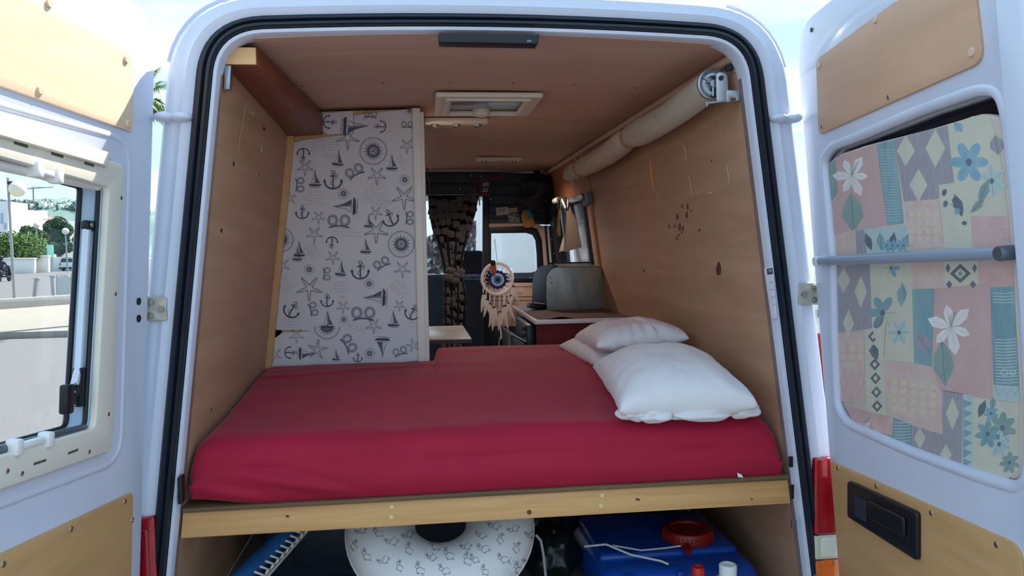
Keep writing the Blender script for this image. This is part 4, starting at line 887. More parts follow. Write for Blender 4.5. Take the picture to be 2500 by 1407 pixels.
bm = bmesh.new(); bm_box(bm, (.61, 2.075, zk+.033), (.05, .03, .004), Matrix.Rotation(.2, 4, 'Z') @ Matrix.Rotation(.15, 4, 'Y'), .001); bmobj('screen', bm, M('pale_screen', (206, 214, 220), .15), gd)

# dinette table
tb = thing('dinette_table', (.1, 1.95, .6), 'small dinette table leaf beside the white wardrobe post', 'table')
hexa('table_top', [V((-.01, 1.665, 1.250)), V((.215, 1.64, 1.250)), V((.205, 2.25, 1.250)), V((-.01, 2.25, 1.250))] + [V((-.01, 1.665, 1.272)), V((.215, 1.64, 1.272)), V((.205, 2.25, 1.272)), V((-.01, 2.25, 1.272))], M('table_laminate', (214, 214, 216), .3, var=.06), tb, .003)
hexa('edge_band', [V((-.01, 1.660, 1.249)), V((.217, 1.635, 1.249)), V((.217, 1.639, 1.249)), V((-.01, 1.664, 1.249))] + [V((-.01, 1.660, 1.266)), V((.217, 1.635, 1.266)), V((.217, 1.639, 1.266)), V((-.01, 1.664, 1.266))], M('dark_edge', (84, 76, 78), .5), tb)
tube('table_leg', [(.1, 2.1, .602), (.1, 2.1, 1.25)], .02, ALU, tb, 12)

# ================================================================== CAB PARTITION AND CAB
YP = 3.43
PP = Plane((0, YP, 0), (1, 0, 0), (0, 0, 1), (0, -1, 0))
FASC = M('fascia_blueblack', (56, 68, 84), .55, var=.2)
cp = thing('cab_partition', (.45, YP, .6), 'dark cab partition with overhead fascia, post and framed window panel', 'partition')
Q = lambda *q: pxs(PP, *q)
plate('backing', [Q((1020, 420), (1352, 422), (1352, 548), (1192, 548), (1192, 480), (1020, 478))], -.03, -.018, .001, PP, BLACK, cp)  # plate added to block light leaking between the ribs
plate('fascia', [Q((1020, 422), (1345, 424), (1345, 450), (1020, 448))], -.02, .01, .003, PP, FASC, cp)
plate('fascia_ledge', [Q((1020, 450), (1345, 452), (1345, 476), (1020, 474))], -.02, .025, .004, PP, FASC, cp)
plate('curtain_rail', [Q((1030, 474), (1196, 475), (1196, 479), (1030, 478))], .0, .03, .002, PP, GREYM, cp)
for a, b, h in ((476, 500, .0), (501, 519, .012), (520, 534, .004), (535, 546, .014)): plate('rib', [Q((1192, a), (1330, a), (1330, b), (1192, b))], -.02, h, .003, PP, FASC, cp)
plate('post', [Q((1178, 476), (1193, 476), (1193, 900), (1178, 900))], -.02, .03, .004, PP, M('post_black', (20, 24, 30), .5), cp)
glass_o = Q((1199, 570), (1285, 569), (1300, 574), (1307, 588), (1310, 620), (1312, 678), (1199, 680))
BEIGE = M('beige_trim', (232, 202, 182), .55, var=.08, vs_=4)
fr_o = Q((1193, 556), (1290, 552), (1312, 560), (1322, 585), (1326, 640), (1328, 690), (1193, 690))
plate('window_trim', [Q((1186, 546), (1300, 543), (1324, 552), (1336, 580), (1341, 640), (1343, 700), (1186, 700)), fr_o], -.01, .012, .003, PP, BEIGE, cp)
plate('window_gasket', [fr_o, glass_o], -.01, .016, .004, PP, RUBBER, cp)
plate('window_pane', [glass_o], -.012, -.009, .0005, PP, GLASS, cp, False)
plate('door_card', [Q((1193, 682), (1345, 682), (1345, 797), (1193, 797))], -.015, .004, .003, PP, BEIGE, cp)
for y in (724, 733): plate('card_groove', [Q((1196, y), (1340, y-.5), (1340, y+1.5), (1196, y+2))], .002, .0055, .0005, PP, M('groove_brown', (120, 92, 80), .7), cp)
plate('lower_card', [Q((1193, 797), (1345, 797), (1345, 960), (1193, 960))], -.015, .0, .002, PP, DARK, cp)
for x0, x1, mt, h in ((1326, 1334, BEIGE, .02), (1334, 1339, RUBBER, .026), (1339, 1345, WHITEP, .02), (1345, 1362, BLACK, .014)):
    plate('door_pillar', [Q((x0-6, 552), (x1-6, 552), (x1+6, 700), (x0+6, 700))], -.02, h, .002, PP, mt, cp)
for q in ((1347, 586), (1352, 620), (1197, 487), (1257, 488), (1149, 430), (1172, 431), (1122, 461)): screw(PP, *q, cp, SCREW, .028 if q[1] < 470 else .015, 'screw', 1.0)
# dashboard, seat backs
db = thing('dashboard', (.2, 4.5, .6), 'dark dashboard below the windscreen', 'dashboard')
hexa('dash_body', [V((-.66, 4.25, .602)), V((1.0, 4.25, .602)), V((1.0, 4.82, .602)), V((-.66, 4.82, .602))] + [V((-.66, 4.32, 1.50)), V((1.0, 4.32, 1.50)), V((1.0, 4.80, 1.42)), V((-.66, 4.80, 1.42))], DARK, db, .04)
PD = Plane((0, 4.29, 0), (1, 0, 0), (0, 0, 1), (0, -1, 0))
vt = plate('air_vent', [rounded(pxs(PD, (1149, 719), (1172, 714), (1174, 738), (1151, 740)), .015)], -.01, .02, .004, PD, BLACK, db)
for k in range(4): plate('vent_slat', [pxs(PD, (1153, 721 + k*4.5), (1170, 719 + k*4.5), (1170, 721 + k*4.5), (1153, 723 + k*4.5))], .019, .024, .001, PD, GREYM, vt)
plate('dash_knob', [rounded(pxs(PD, (1138, 760), (1155, 758), (1156, 772), (1139, 774)), .015)], -.01, .015, .004, PD, BLACK, db)
ss = surf('sun_shade', lambda u, v: V((.02 + u*.40, 4.30 + .05*noise.noise(V((u*9, v*9, 2))) - .2*v, 1.50 + v*.30 + .14*u*(v - .15) + .03*noise.noise(V((u*7, v*7, 8))))), 26, 16, M('foil', (206, 214, 222), .25, .8, var=.2, vs_=40, bump=.3, bs=60), None, smooth=False)
tag(ss, 'crumpled silver foil sunshade behind the windscreen', 'sunshade')
st_ = thing('cab_seat', (.32, 3.9, .6), 'dark blue cab seat seen past the furry curtain', 'seat')
box('backrest', .14, .56, 3.78, 3.92, .85, 1.46, M('seat_navy', (26, 38, 58), .85, var=.2), st_, .05, 3); box('cushion', .14, .58, 3.78, 4.22, .72, .88, M('seat_navy', (26, 38, 58)), st_, .04, 3); box('seat_base', .18, .54, 3.82, 4.18, .602, .73, BLACK, st_, .01)
box('headrest', .24, .46, 3.80, 3.90, 1.50, 1.68, M('seat_navy', (26, 38, 58)), st_, .04, 3)

# furry curtain
fc = thing('furry_curtain', (.19, 3.38, 1.0), 'dark grey shaggy curtain knotted in the middle before the cab', 'curtain')
YC = 3.385
edge = [(478, 1046, 1168), (520, 1048, 1160), (560, 1056, 1148), (600, 1070, 1136), (640, 1080, 1128), (668, 1086, 1126), (690, 1083, 1132), (705, 1084, 1136), (740, 1083, 1138), (790, 1084, 1136), (850, 1086, 1134), (900, 1086, 1132)]
def cedge(y):
    for (a, l0, r0), (b, l1, r1) in zip(edge, edge[1:]):
        if a <= y <= b: t = (y-a)/(b-a); return l0 + (l1-l0)*t, r0 + (r1-r0)*t
    return edge[-1][1:]
def cfn(u, v):
    y = 478 + v*422; l, r = cedge(y); p = atY(l + (r-l)*u, y, YC); amp = .012 + .018*sm(478, 640, y); return p + V((0, -amp*sin(u*pi*7) - .01, 0))
surf('cloth', cfn, 60, 60, M('curtain_back', (18, 20, 26), .9), fc).modifiers.new('t', 'SOLIDIFY').thickness = .004
FUR = M('grey_fur', (116, 114, 120), .95, c2=(64, 64, 70), vs_=90, bump=.6, bs=160, sheen=.5)
bm = bmesh.new(); rr = random.Random(5)
y = 490
while y < 880:
    l, r = cedge(y); wv = sm(478, 660, y); nn = max(3, int((r-l)/16) + (1 if wv > .7 else 0)); hgt = 17
    for k in range(nn):
        u = (k + .5 + rr.uniform(-.12, .12))/nn; x = l + (r-l)*u; yy = y + rr.uniform(-4, 4) + 6*sin(u*5 + y)
        c = atY(x, yy, YC - .02 - .012*rr.random()); w = (r-l)/nn*.5*1.1/1850*5.3; h = hgt*.5*.98/1850*5.3
        lean = ((u-.5)*1.3)*(1-wv)
        g = bmesh.ops.create_icosphere(bm, subdivisions=2, radius=1)
        for v in g['verts']:
            q = v.co; s = 1 + .16*noise.noise(V((q.x*3+x, q.y*3+y, q.z*3)))
            e = 4.0; f = (abs(q.x)**e + abs(q.y)**e + abs(q.z)**e)**(-1/e)
            q2 = V((q.x*f*w*s, q.y*f*.011*s, q.z*f*h*1.06*s)); v.co = c + Matrix.Rotation(-lean*.6, 3, 'Y') @ q2
    y += hgt + 3
o = bmobj('fur_tufts', bm, FUR, fc, True); o['kind'] = 'stuff'
bm = bmesh.new()
for x, y, s, rx in ((1094, 676, .032, .022), (1118, 672, .034, .02), (1100, 660, .03, .018), (1125, 664, .024, .018), (1110, 684, .03, .02)):
    g = bmesh.ops.create_icosphere(bm, subdivisions=3, radius=1)
    for v in g['verts']: q = v.co.copy(); n_ = 1 + .15*noise.noise(q*3 + V((x, y, 0))); v.co = atY(x, y, YC - .055) + V((q.x*s*1.2*n_, q.y*.03*n_, q.z*rx*1.3*n_))
bmobj('knot', bm, FUR, fc, True)

# charge controller with its red cables
ct = thing('charge_controller', PP.px(1187, 460), 'black charge controller box with small screen and red wires', 'controller')
plate('case', [rounded(Q((1166, 444), (1208, 444), (1208, 472), (1166, 472)), .004)], .024, .05, .003, PP, BLACK, ct)
plate('screen', [Q((1177, 446), (1193, 446), (1193, 456), (1177, 456))], .049, .052, .0005, PP, M('lcd_grey', (142, 148, 150), .3), ct)
cpn = Print(Off(PP, .05), .001)
for j, row in enumerate((4, 4, 6)):
    for k in range(row): cpn.poly([(1180 + k*(12/row) - (2 if row == 6 else 0), 459.5 + j*3.6), (1181.6 + k*(12/row) - (2 if row == 6 else 0), 459.5 + j*3.6), (1181.6 + k*(12/row) - (2 if row == 6 else 0), 461.4 + j*3.6), (1180 + k*(12/row) - (2 if row == 6 else 0), 461.4 + j*3.6)], WHITEP)
cpn.build('printed_legend', ct, 'stuff')
WIRE = M('red_wire', (186, 44, 62), .5)
P5 = lambda x, y, h=.05: PP.px(x, y, h)
tube('wire', [P5(1226, 425), P5(1216, 434), P5(1200, 440), P5(1178, 441), P5(1162, 448), P5(1155, 460), P5(1158, 475), P5(1166, 483), P5(1174, 479), P5(1180, 471)], .005, WIRE, ct); tube('wire', [P5(1185, 472), P5(1187, 480), P5(1192, 484)], .004, WIRE, ct)
tube('cable_tie', [P5(1167, 482), P5(1169, 492), P5(1170, 503)], .005, M('cream_tape', (226, 214, 186), .6), ct)
# cards and ornament stuck above the window
def card(pts, mat, name, label, h=.016, marks=0, mk=INKD):
    t = thing(name, PP.px(*pts[0]), label, 'card'); plate('card', [Q(*pts)], h, h+.002, .0004, PP, mat, t)
    if marks:
        p_ = Print(Off(PP, h+.002), .0006); x0, x1 = min(q[0] for q in pts), max(q[0] for q in pts); y0, y1 = min(q[1] for q in pts), max(q[1] for q in pts); rr = random.Random(len(label))
        for j in range(marks):
            yy = y0 + (y1-y0)*(j+.8)/(marks+.6); q = x0 + (x1-x0)*.14; pts_ = []
            while q < x1 - (x1-x0)*.14: pts_.append((q, yy + rr.uniform(-.7, .7))); q += .9
            p_.rib(pts_, .8 if j != 1 else 1.6, mk)
        p_.build('printed_marks', t, 'stuff')
    return t
card([(1210, 508), (1240, 506), (1241, 524), (1212, 527)], M('card_cream', (226, 222, 206), .6), 'text_card', 'cream card with dark lettering above the partition window', .016, 4)
card([(1240, 509), (1262, 507), (1263, 519), (1241, 521)], M('card_sand', (214, 200, 172), .6, c2=(180, 160, 140), vs_=90), 'picture_card', 'pale sandy picture card beside the lettered card', .018, 0)
card([(1239, 523), (1266, 521), (1268, 543), (1241, 546)], M('card_photo', (196, 190, 176), .5, c2=(42, 40, 40), vs_=70), 'photo_card', 'mottled black and white photo card below the others', .02, 0)
fan = thing('painted_fan', PP.px(1285, 535), 'yellow and blue painted paper fan stuck above the partition window', 'ornament')
plate('fan_body', [rounded(Q((1270, 528), (1275, 516), (1290, 512), (1299, 524), (1305, 545), (1292, 557), (1278, 556)), .012)], .022, .03, .002, PP, M('fan_sand', (214, 164, 102), .6, c2=(190, 130, 70), vs_=60), fan)
plate('fan_blue', [Q((1281, 514), (1290, 512), (1299, 525), (1300, 532), (1287, 536))], .0295, .031, .0004, PP, M('fan_blue', (66, 140, 170), .6, c2=(110, 170, 180), vs_=50), fan)
plate('fan_yellow', [Q((1284, 541), (1300, 533), (1305, 545), (1294, 556), (1290, 548), (1286, 555))], .0295, .032, .0004, PP, M('fan_yellow', (236, 180, 50), .6, c2=(220, 140, 40), vs_=50), fan)
# stickers on the door card
for pts, c, nm, lb, n in (([(1277, 688), (1301, 688), (1301, 706), (1277, 706)], (222, 204, 206), 'sticker', 'white spotted sticker with purple lettering on the beige card', 2), ([(1262, 711), (1272, 710), (1276, 715), (1272, 720), (1263, 720)], (236, 214, 206), 'sticker', 'small pale arrow sticker below the spotted sticker', 2), ([(1254, 746), (1283, 746), (1283, 763), (1254, 763)], (232, 206, 196), 'sticker', 'pale rectangular sticker with rows of text on the beige card', 4), ([(1286, 744), (1302, 744), (1302, 756), (1286, 762)], (176, 180, 214), 'sticker', 'lilac sticker at the edge of the kitchen worktop', 2)):
    card(pts, M('sticker_%d%d' % (pts[0][0], c[0]), c, .5), nm, lb, .004, n, M('sticker_ink', (120, 70, 96), .6))
wb = thing('white_switch_box', PP.px(1253, 832), 'small white box with a round button on the dark lower panel', 'box')
plate('case', [rounded(Q((1238, 827), (1270, 827), (1270, 851), (1238, 851)), .004)], .0, .05, .003, PP, WHITEP, wb); plate('lid', [rounded(Q((1237, 816), (1270, 816), (1270, 826), (1237, 826)), .003)], .0, .052, .003, PP, M('lilac_lid', (206, 190, 208), .4), wb)
lathe('button', [(0, .006), (.007, .006), (.008, 0)], GREYM, wb, facing(PP.px(1244, 833, .05), V((0, -1, 0))), 14)
tube('cable', [P5(1236, 816, .03), P5(1226, 817, .03), P5(1219, 824, .03), P5(1217, 838, .03), P5(1216, 856, .03)], .005, WHITEP, wb)

# black bag hanging at the upper right of the cab
def bagf(u, v):
    a = 2*pi*u; t = v; r = (.02 + .13*sm(0, .35, t))*(1 - .85*sm(.7, 1, t)); r *= 1 + .22*noise.noise(V((cos(a)*1.2, sin(a)*1.2, t*3)))
    p = atY(1310, 416, 3.15).lerp(atY(1292, 512, 3.15), t); return p + V((cos(a)*r*.9, sin(a)*r*.55, .0)) + V((.06*sin(t*3), 0, 0))
bg_ = surf('hanging_bag', bagf, 40, 40, M('black_nylon', (22, 26, 34), .55, var=.4, vs_=6, bump=.2, bs=12), closed_u=True); tag(bg_, 'black cloth bag hanging from the ceiling at the cab corner', 'bag')

# side window on the right with a half-drawn blind
PRO = Plane(PR.p - PR.n*.03, PR.u, PR.v, PR.n)
w1 = plate('window_1', [rounded([V((2.16, .27*1.0)), V((3.22, .27)), V((3.22, .74)), V((2.16, .74))], .06), rounded([V((2.21, .31)), V((3.17, .31)), V((3.17, .70)), V((2.21, .70))], .05)], -.01, .045, .006, PRO, RUBBER); tag(w1, 'right side window with black rubber surround', kind='structure')
plate('window_pane', [R4(2.2, 3.18, .30, .71)], .0, .004, .001, PRO, GLASS, w1, False)
bl = thing('window_blind', (.86, 2.6, 1.9), 'brown tapered cloth blind half covering the right side window', 'blind')
PBl = Plane(PR.p + PR.n*.03, PR.u, PR.v, PR.n)
plate('cloth', [pxs(PBl, (1383, 497), (1400, 497), (1420, 604), (1377, 616))], .0, .003, .001, PBl, M('brown_blind', (112, 96, 82), .8, var=.1), bl)
plate('lining', [pxs(PBl, (1376, 580), (1380, 575), (1378, 612), (1366, 616))], .002, .005, .001, PBl, M('blind_lining', (206, 186, 178), .8), bl)
tube('blind_bar', [PBl.px(1368, 502, .01), PBl.px(1408, 492, .01)], .008, ALU, bl)
tf = thing('tassel', PBl.px(1378, 500), 'dark tassel with gold threads hanging by the side window', 'tassel')
bm = bmesh.new()
for k in range(9): tube_into(bm, [PBl.px(1378 + k*.5, 496, .03), PBl.px(1374 + k*.9, 530, .03 + .003*(k % 3)), PBl.px(1371 + k*1.1, 566 + (k % 3)*5, .03)], .003, 5)
bmobj('threads', bm, [M('tassel_gold', (150, 116, 70), .7)], tf); tube('cap', [PBl.px(1380, 489, .03), PBl.px(1379, 507, .03)], .012, BLACK, tf)
rl = thing('reading_lamp', PBl.px(1400, 484), 'silver swivel reading lamp above the side window', 'lamp')
plate('back_plate', [rounded(pxs(PBl, (1384, 484), (1424, 472), (1426, 489), (1388, 497)), .01)], .0, .02, .004, PBl, ALU, rl); tube('lamp_head', [PBl.px(1392, 492, .03), PBl.px(1405, 508, .05)], [.03, .012], ALU, rl, 14)
tube('lamp_arm', [PBl.px(1362, 490, .02), PBl.px(1378, 486, .03)], .018, WHITEP, rl, 14)
so = thing('wall_socket', PR.px(1440, 485), 'grey-green socket box on the batten of the right wall', 'socket')
plate('case', [rounded(pxs(PR, (1433, 472), (1446, 467), (1449, 496), (1437, 503)), .008)], .0, .03, .004, PR, M('socket_grey', (92, 104, 98), .5), so); lathe('socket_hole', [(0, 0), (.006, 0), (.007, -.001)], BLACK, so, facing(PR.px(1443, 495, .031), PR.n), 12)

# dreamcatcher
YD = 3.30; PDc = Plane((0, YD, 0), (1, 0, 0), (0, 0, 1), (0, -1, 0)); D_ = lambda x, y, h=0: PDc.px(x, y, h)
dc = thing('dreamcatcher', D_(1215, 682), 'white dreamcatcher with blue eye centre and white feathers hanging at the cab', 'dreamcatcher')
cxp, cyp, rp_ = 1214, 681, 38
WC = M('white_cord', (238, 230, 236), .7)
circ = lambda r, n=40: [D_(cxp + r*cos(2*pi*k/n), cyp + r*1.02*sin(2*pi*k/n)) for k in range(n+1)]
tube('hoop', circ(rp_), .0085, WC, dc, 10)
bm = bmesh.new(); tube_into(bm, circ(rp_-4.5), .003, 6)
for k in range(16):
    a = 2*pi*k/16; p = lambda r, q: D_(cxp + r*cos(q), cyp + r*sin(q)); tube_into(bm, [p(36, a), p(28, a + .1), p(22, a)], .002, 5); tube_into(bm, [p(31, a), p(29, a + pi/16), p(31, a + pi/8)], .002, 5)
bmobj('web', bm, WC, dc); bpy.context.view_layer.update()
ey = Print(Off(PDc, .004), .0004)
def disc(r, m, n=26, wob=0, lift=0): ey.poly([(cxp + 1 + (r + wob*(k % 2))*cos(2*pi*k/n), cyp + 2 + (r + wob*(k % 2))*sin(2*pi*k/n)) for k in range(n)], m, lift)
disc(21, M('eye_navy', (38, 34, 110), .8), 28, 3, .001); disc(15.5, M('eye_white', (214, 232, 246), .8), 26, 0, .002)
for k in range(20): a = 2*pi*k/20; ey.rib([(cxp + 1 + 8*cos(a), cyp + 2 + 8*sin(a)), (cxp + 1 + 15*cos(a), cyp + 2 + 15*sin(a))], 1.3, M('eye_mid', (78, 138, 200), .8), .003)
disc(10, M('eye_azure', (52, 120, 176), .8), 24, 0, .004); disc(5, M('eye_black', (18, 24, 48), .6), 16, 0, .005)
ey.build('eye_rosette', dc)
def feather(x, y, L, w, lean, mat, parent):
    vs, fs = [], []; n = 9
    for i in range(n):
        t = i/(n-1); ww = w*sin(pi*min(1, t*.9 + .06))**.7*(1 - .3*t); c = (x + lean*L*t*t, y + L*t)
        for s, h in ((-1, .002), (0, .007), (1, .002)): vs.append(D_(c[0] + s*ww, c[1], .004 + h))
        vs.append(D_(c[0], c[1], .002))
    for i in range(n-1):
        a = i*4; b = a+4; fs += [(a, a+1, b+1, b), (a+1, a+2, b+2, b+1), (a+2, a+3, b+3, b+2), (a+3, a, b, b+3)]
    return meshobj('feather', vs, fs, mat, parent)
WF = M('white_feather', (236, 228, 232), .8, var=.08, vs_=120)
for x, y0, y1, fl in ((1180, 702, 718, ((-1, 44, -.1), (2, 30, .05))), (1187, 712, 732, ((0, 42, -.15), (3, 30, .1))), (1196, 716, 742, ((0, 30, 0),)), (1207, 719, 751, ((-5, 48, -.2), (2, 36, .15), (0, 56, -.1))), (1220, 719, 762, ((0, 34, 0), (1, 44, -.1))), (1230, 717, 748, ((-1, 44, -.1), (3, 56, .15))), (1233, 716, 747, ((0, 52, .1),)), (1242, 708, 740, ((-2, 40, -.3), (3, 44, .3))), (1248, 700, 722, ((0, 28, -.1),)), (1254, 690, 700, ((-2, 44, -.1), (3, 40, .25)))):
    cd = tube('cord', [D_(x, y0), D_(x, y1)], .0045, WC, dc, 6)
    lathe('bead', [(0, -.008), (.008, -.006), (.010, 0), (.008, .006), (0, .008)], M('dark_bead', (46, 36, 44), .4), cd, Matrix.Translation(D_(x, y1)), 10)
    for dx, L, ln in fl: feather(x + dx, y1 + 1, L, 5, ln, WF, cd)
lf = feather(1204, 638, 38, 8.5, .06, M('leopard_feather', (196, 112, 66), .8, c2=(48, 26, 22), vs_=110), dc); lf['label'] = 'brown leopard-spotted feather'
bm = bmesh.new(); bm_box(bm, D_(1203, 641, .012), (.035, .02, .03), None, .008); bmobj('feather_tuft', bm, M('tuft_black', (30, 22, 22), .9), dc)
tube('hanging_cord', [D_(1214, 642), D_(1212, 610, -.04), D_(1211, 584, -.10)], .003, WC, dc, 6)
tube('tail_ribbon', [D_(1221, 795), D_(1223, 812), D_(1224, 828)], .006, WC, dc)

# leaflet by the right edge of the lining
lfz = thing('leaflet', PR.px(1880, 700), 'white leaflet with a small dark picture tucked at the right opening edge', 'leaflet')
PLf = Plane(PR.p + PR.n*.004, PR.u, PR.v, PR.n)
def lf_pt(px, py): q = PLf.ab(px, py); return q
plate('sheet', [rounded(pxs(PLf, (1866, 656), (1886, 648), (1897, 778), (1884, 780)), .003)], .0, .0015, .0005, PLf, M('leaflet_white', (232, 234, 246), .5), lfz)
l_ = Print(Off(PLf, .0015), .0006); l_.poly([(1872, 657), (1886, 654), (1888, 669), (1874, 671)], INKD); l_.ell(1881, 661, 4, 4, M('photo_grey', (150, 160, 176), .5))
for k in range(4): l_.rib([(1878 + k*2.5, 690 + k*18), (1888 + k*1.6, 689 + k*18)], 1.2, INKL)
l_.build('printed_marks', lfz, 'stuff')

# ================================================================== UNDER THE BED
dn = thing('ring_cushion', (.03, .25, .62), 'white ring cushion printed with bunny sketches under the bed', 'cushion')
cc = V((.030, .30, .868)); nn_ = V((0, -.55, .835)).normalized(); xx_ = V((1, 0, 0)); yy_ = nn_.cross(xx_)
RM, Rm = .178, .102
def tor(u, v):
    a, b = 2*pi*u, 2*pi*v; r = RM + Rm*cos(b); w = Rm*.85*sin(b)*(1 + .04*noise.noise(V((cos(a)*3, sin(a)*3, b)))); q = cc + xx_*(r*cos(a)) + yy_*(r*sin(a)) + nn_*w; q.z = min(q.z, 1.030); return q
DON = M('donut_cotton', (226, 222, 220), .85, var=.04, bump=.06, bs=60)
dob = surf('cover', tor, 72, 33, DON, dn, closed_u=True)
dob.data.flip_normals()
class OnMesh:
    def __init__(s, o): s.t = BVHTree.FromPolygons([v.co for v in o.data.vertices], [tuple(p.vertices) for p in o.data.polygons])
    def px(s, x, y, h=0):
        d = dr(x, y).normalized(); p, n, i, dist = s.t.ray_cast(CAM, d)
        if p is None: p, n, i, dist = s.t.find_nearest(CAM + d*2.2)
        if n.dot(d) > 0: n = -n
        return p + n*h
bp = Print(OnMesh(dob), .0012); BI = M('sketch_brown', (112, 104, 104), .8)
rr = random.Random(9)
for zx, zy in ((520,290),(655,375),(815,310),(280,430),(405,525),(570,570),(835,465),(740,640),(1060,540),(1240,515),(945,665),(1195,670),(1410,430),(1430,570),(1500,560),(1565,315),(1590,450),(1700,215),(1765,365),(1790,555),(1890,250),(1930,455),(1605,680),(1950,660),(2060,310),(2050,570),(340,270),(1100,420)):
    x, y = 800 + zx/4.167, 1230 + zy/4.167; a = rr.uniform(-1.2, 1.2); s = rr.uniform(11, 14.5)
    T = lambda pts: rot2(pts, x, y, a, s)
    E_ = lambda cx_, cy_, rx, ry, a0=0, a1=2*pi: [(cx_ + rx*cos(a0 + (a1-a0)*k/12), cy_ + ry*sin(a0 + (a1-a0)*k/12)) for k in range(13)]
    bp.rib(T(E_(.1, .35, .75, .55, .3, 5.9)), .9, BI); bp.rib(T(E_(-.65, -.25, .36, .32)), .9, BI)
    for q in (-.85, -.55): bp.rib(T([(q, -.5), (q - .12, -1.0), (q + .05, -1.25), (q + .15, -.9), (q + .1, -.5)]), .8, BI)
    bp.rib(T([(-.4, .8), (-.5, 1.0), (-.15, .95)]), .9, BI); bp.rib(T([(.5, .8), (.55, 1.05), (.85, .9)]), .9, BI); bp.ell(*T([(-.75, -.28)])[0], .6, .6, BI, 0, 6)
bp.build('printed_bunnies', dn, 'stuff')
tube('seam_piping', [q if q.z < 1.028 else V((q.x, q.y, 1.028)) for q in [cc + xx_*((RM+Rm*1.005)*cos(2*pi*k/60)) + yy_*((RM+Rm*1.005)*sin(2*pi*k/60)) for k in range(61)]], .003, DON, dn)
tube('tie_ribbon', [V((.305, .20, .86)), V((.318, .19, .845)), V((.325, .19, .80)), V((.33, .19, .74))], .004, M('ribbon_grey', (150, 148, 146), .8), dn)

BLUE = M('blue_polyethylene', (22, 78, 168), .32, c2=(14, 58, 138), vs_=6)
jc = thing('water_canister', (.75, .42, .6), 'blue plastic water canister with red screw lid under the bed', 'canister')
bm = bmesh.new(); bm_box(bm, (.735, .40, .668), (.50, .46, .136), None, .05, 4); smooth_by_angle(bmobj('tank', bm, BLUE, jc), 60)
bm = bmesh.new(); bm_box(bm, (.73, .44, .742), (.44, .34, .03), None, .014, 3); smooth_by_angle(bmobj('shoulder', bm, BLUE, jc), 60)
for x in (.56, .72): box('moulded_rib', x, x+.03, .164, .19, .61, .735, BLUE, jc, .008)
RC = M('red_lid', (150, 26, 22), .4, c2=(120, 20, 18), vs_=10)
lc = V((.815, .345, .757))
ll = lathe('screw_lid', [(0, .034), (.055, .034), (.058, .040), (.074, .040), (.078, .034), (.078, .006), (.072, .0), (.0, .0)], RC, jc, Matrix.Translation(lc), 40)
bm = bmesh.new()
for k in range(36): a = 2*pi*k/36; bm_box(bm, lc + V((.0785*cos(a), .0785*sin(a), .019)), (.004, .005, .024), Matrix.Rotation(a, 4, 'Z'))
o = bmobj('lid_ribs', bm, RC, ll); tube('lid_spout', [lc + V((-.03, -.07, .012)), lc + V((-.035, -.10, .0))], .011, RC, ll, 10)
tube('hose', [V((.47, .30, .775)), V((.53, .27, .79)), V((.60, .24, .765)), V((.68, .20, .757)), V((.70, .19, .75))], .0035, M('clear_hose', (196, 196, 190), .3), jc)
tube('hose', [V((.55, .27, .785)), V((.64, .27, .764)), V((.72, .28, .762)), V((.765, .27, .77))], .003, M('clear_hose', (196, 196, 190), .3), jc)
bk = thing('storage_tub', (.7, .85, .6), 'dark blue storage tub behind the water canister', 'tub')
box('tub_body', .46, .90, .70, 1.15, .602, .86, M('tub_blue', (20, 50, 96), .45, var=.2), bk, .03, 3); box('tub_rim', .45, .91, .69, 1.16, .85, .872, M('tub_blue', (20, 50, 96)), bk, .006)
CLB = M('bottle_clear', (206, 206, 204), .25, var=.05)
def bottle(x, y, r, h, mat, cm, label):
    t = thing('bottle', (x, y, .6), label, 'bottle', 'bottles under the bed')
    z0 = .601; lathe('body', [(0, 0), (r, 0), (r, h*.62), (r*.9, h*.7), (r*.5, h*.82), (r*.42, h*.86), (r*.42, h*.9), (0, h*.9)], mat, t, Matrix.Translation((x, y, z0)), 24)
    c = lathe('cap', [(0, h*.85), (r*.5, h*.85), (r*.5, h*.985), (r*.44, h), (r*.3, h), (r*.28, h*.99), (0, h*.99)], cm, t, Matrix.Translation((x, y, z0)), 24); return t
pb = atY(1704, 1384, .085); bottle(pb.x, .085, .036, pb.z-.601, CLB, M('cap_red', (190, 34, 26), .4), 'clear bottle with a red cap in front of the blue canister')
pb = atY(1777, 1378, .085); bottle(pb.x, .085, .05, pb.z-.601, CLB, WHITEP, 'bottle with a white cap right of the red-capped bottle')
pa = thing('beach_parasol', (-.4, .35, .6), 'folded blue and white parasol lying diagonally under the bed', 'parasol')
p0, p1 = atY(575, 1425, .15), atY(725, 1275, .42)
tube('folded_canopy', [p0, p0.lerp(p1, .5), p1], [.024, .028, .02], M('parasol_blue', (40, 116, 176), .6, c2=(20, 70, 120), vs_=8), pa, 14)
for k in range(12):
    q = p0.lerp(p1, (k+.5)/12) + V((.030, -.012, -.006)); o = tube('white_fringe', [q + V((-.012, -.012, .008)), q + V((.014, -.004, -.008)), q + V((.022, 0, .006))], .0035, WHITEP, pa, 6)
for d_ in (.052, .062): tube('pole', [p0 + V((d_, -.01, -.01)), p1 + V((d_ - .012, 0, -.01))], .004, M('pole_cream', (206, 196, 176), .5), pa)
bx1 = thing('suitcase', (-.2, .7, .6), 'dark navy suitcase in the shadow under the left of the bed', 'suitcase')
box('shell', -.55, .19, .55, .95, .602, .93, M('case_navy', (16, 34, 52), .5, var=.2), bx1, .03, 3); box('front_pocket', -.45, -.1, .535, .56, .66, .88, M('case_navy', (16, 34, 52)), bx1, .012); tube('handle', [(-.35, .535, .90), (-.34, .52, .915), (-.22, .52, .915), (-.21, .535, .90)], .008, BLACK, bx1)
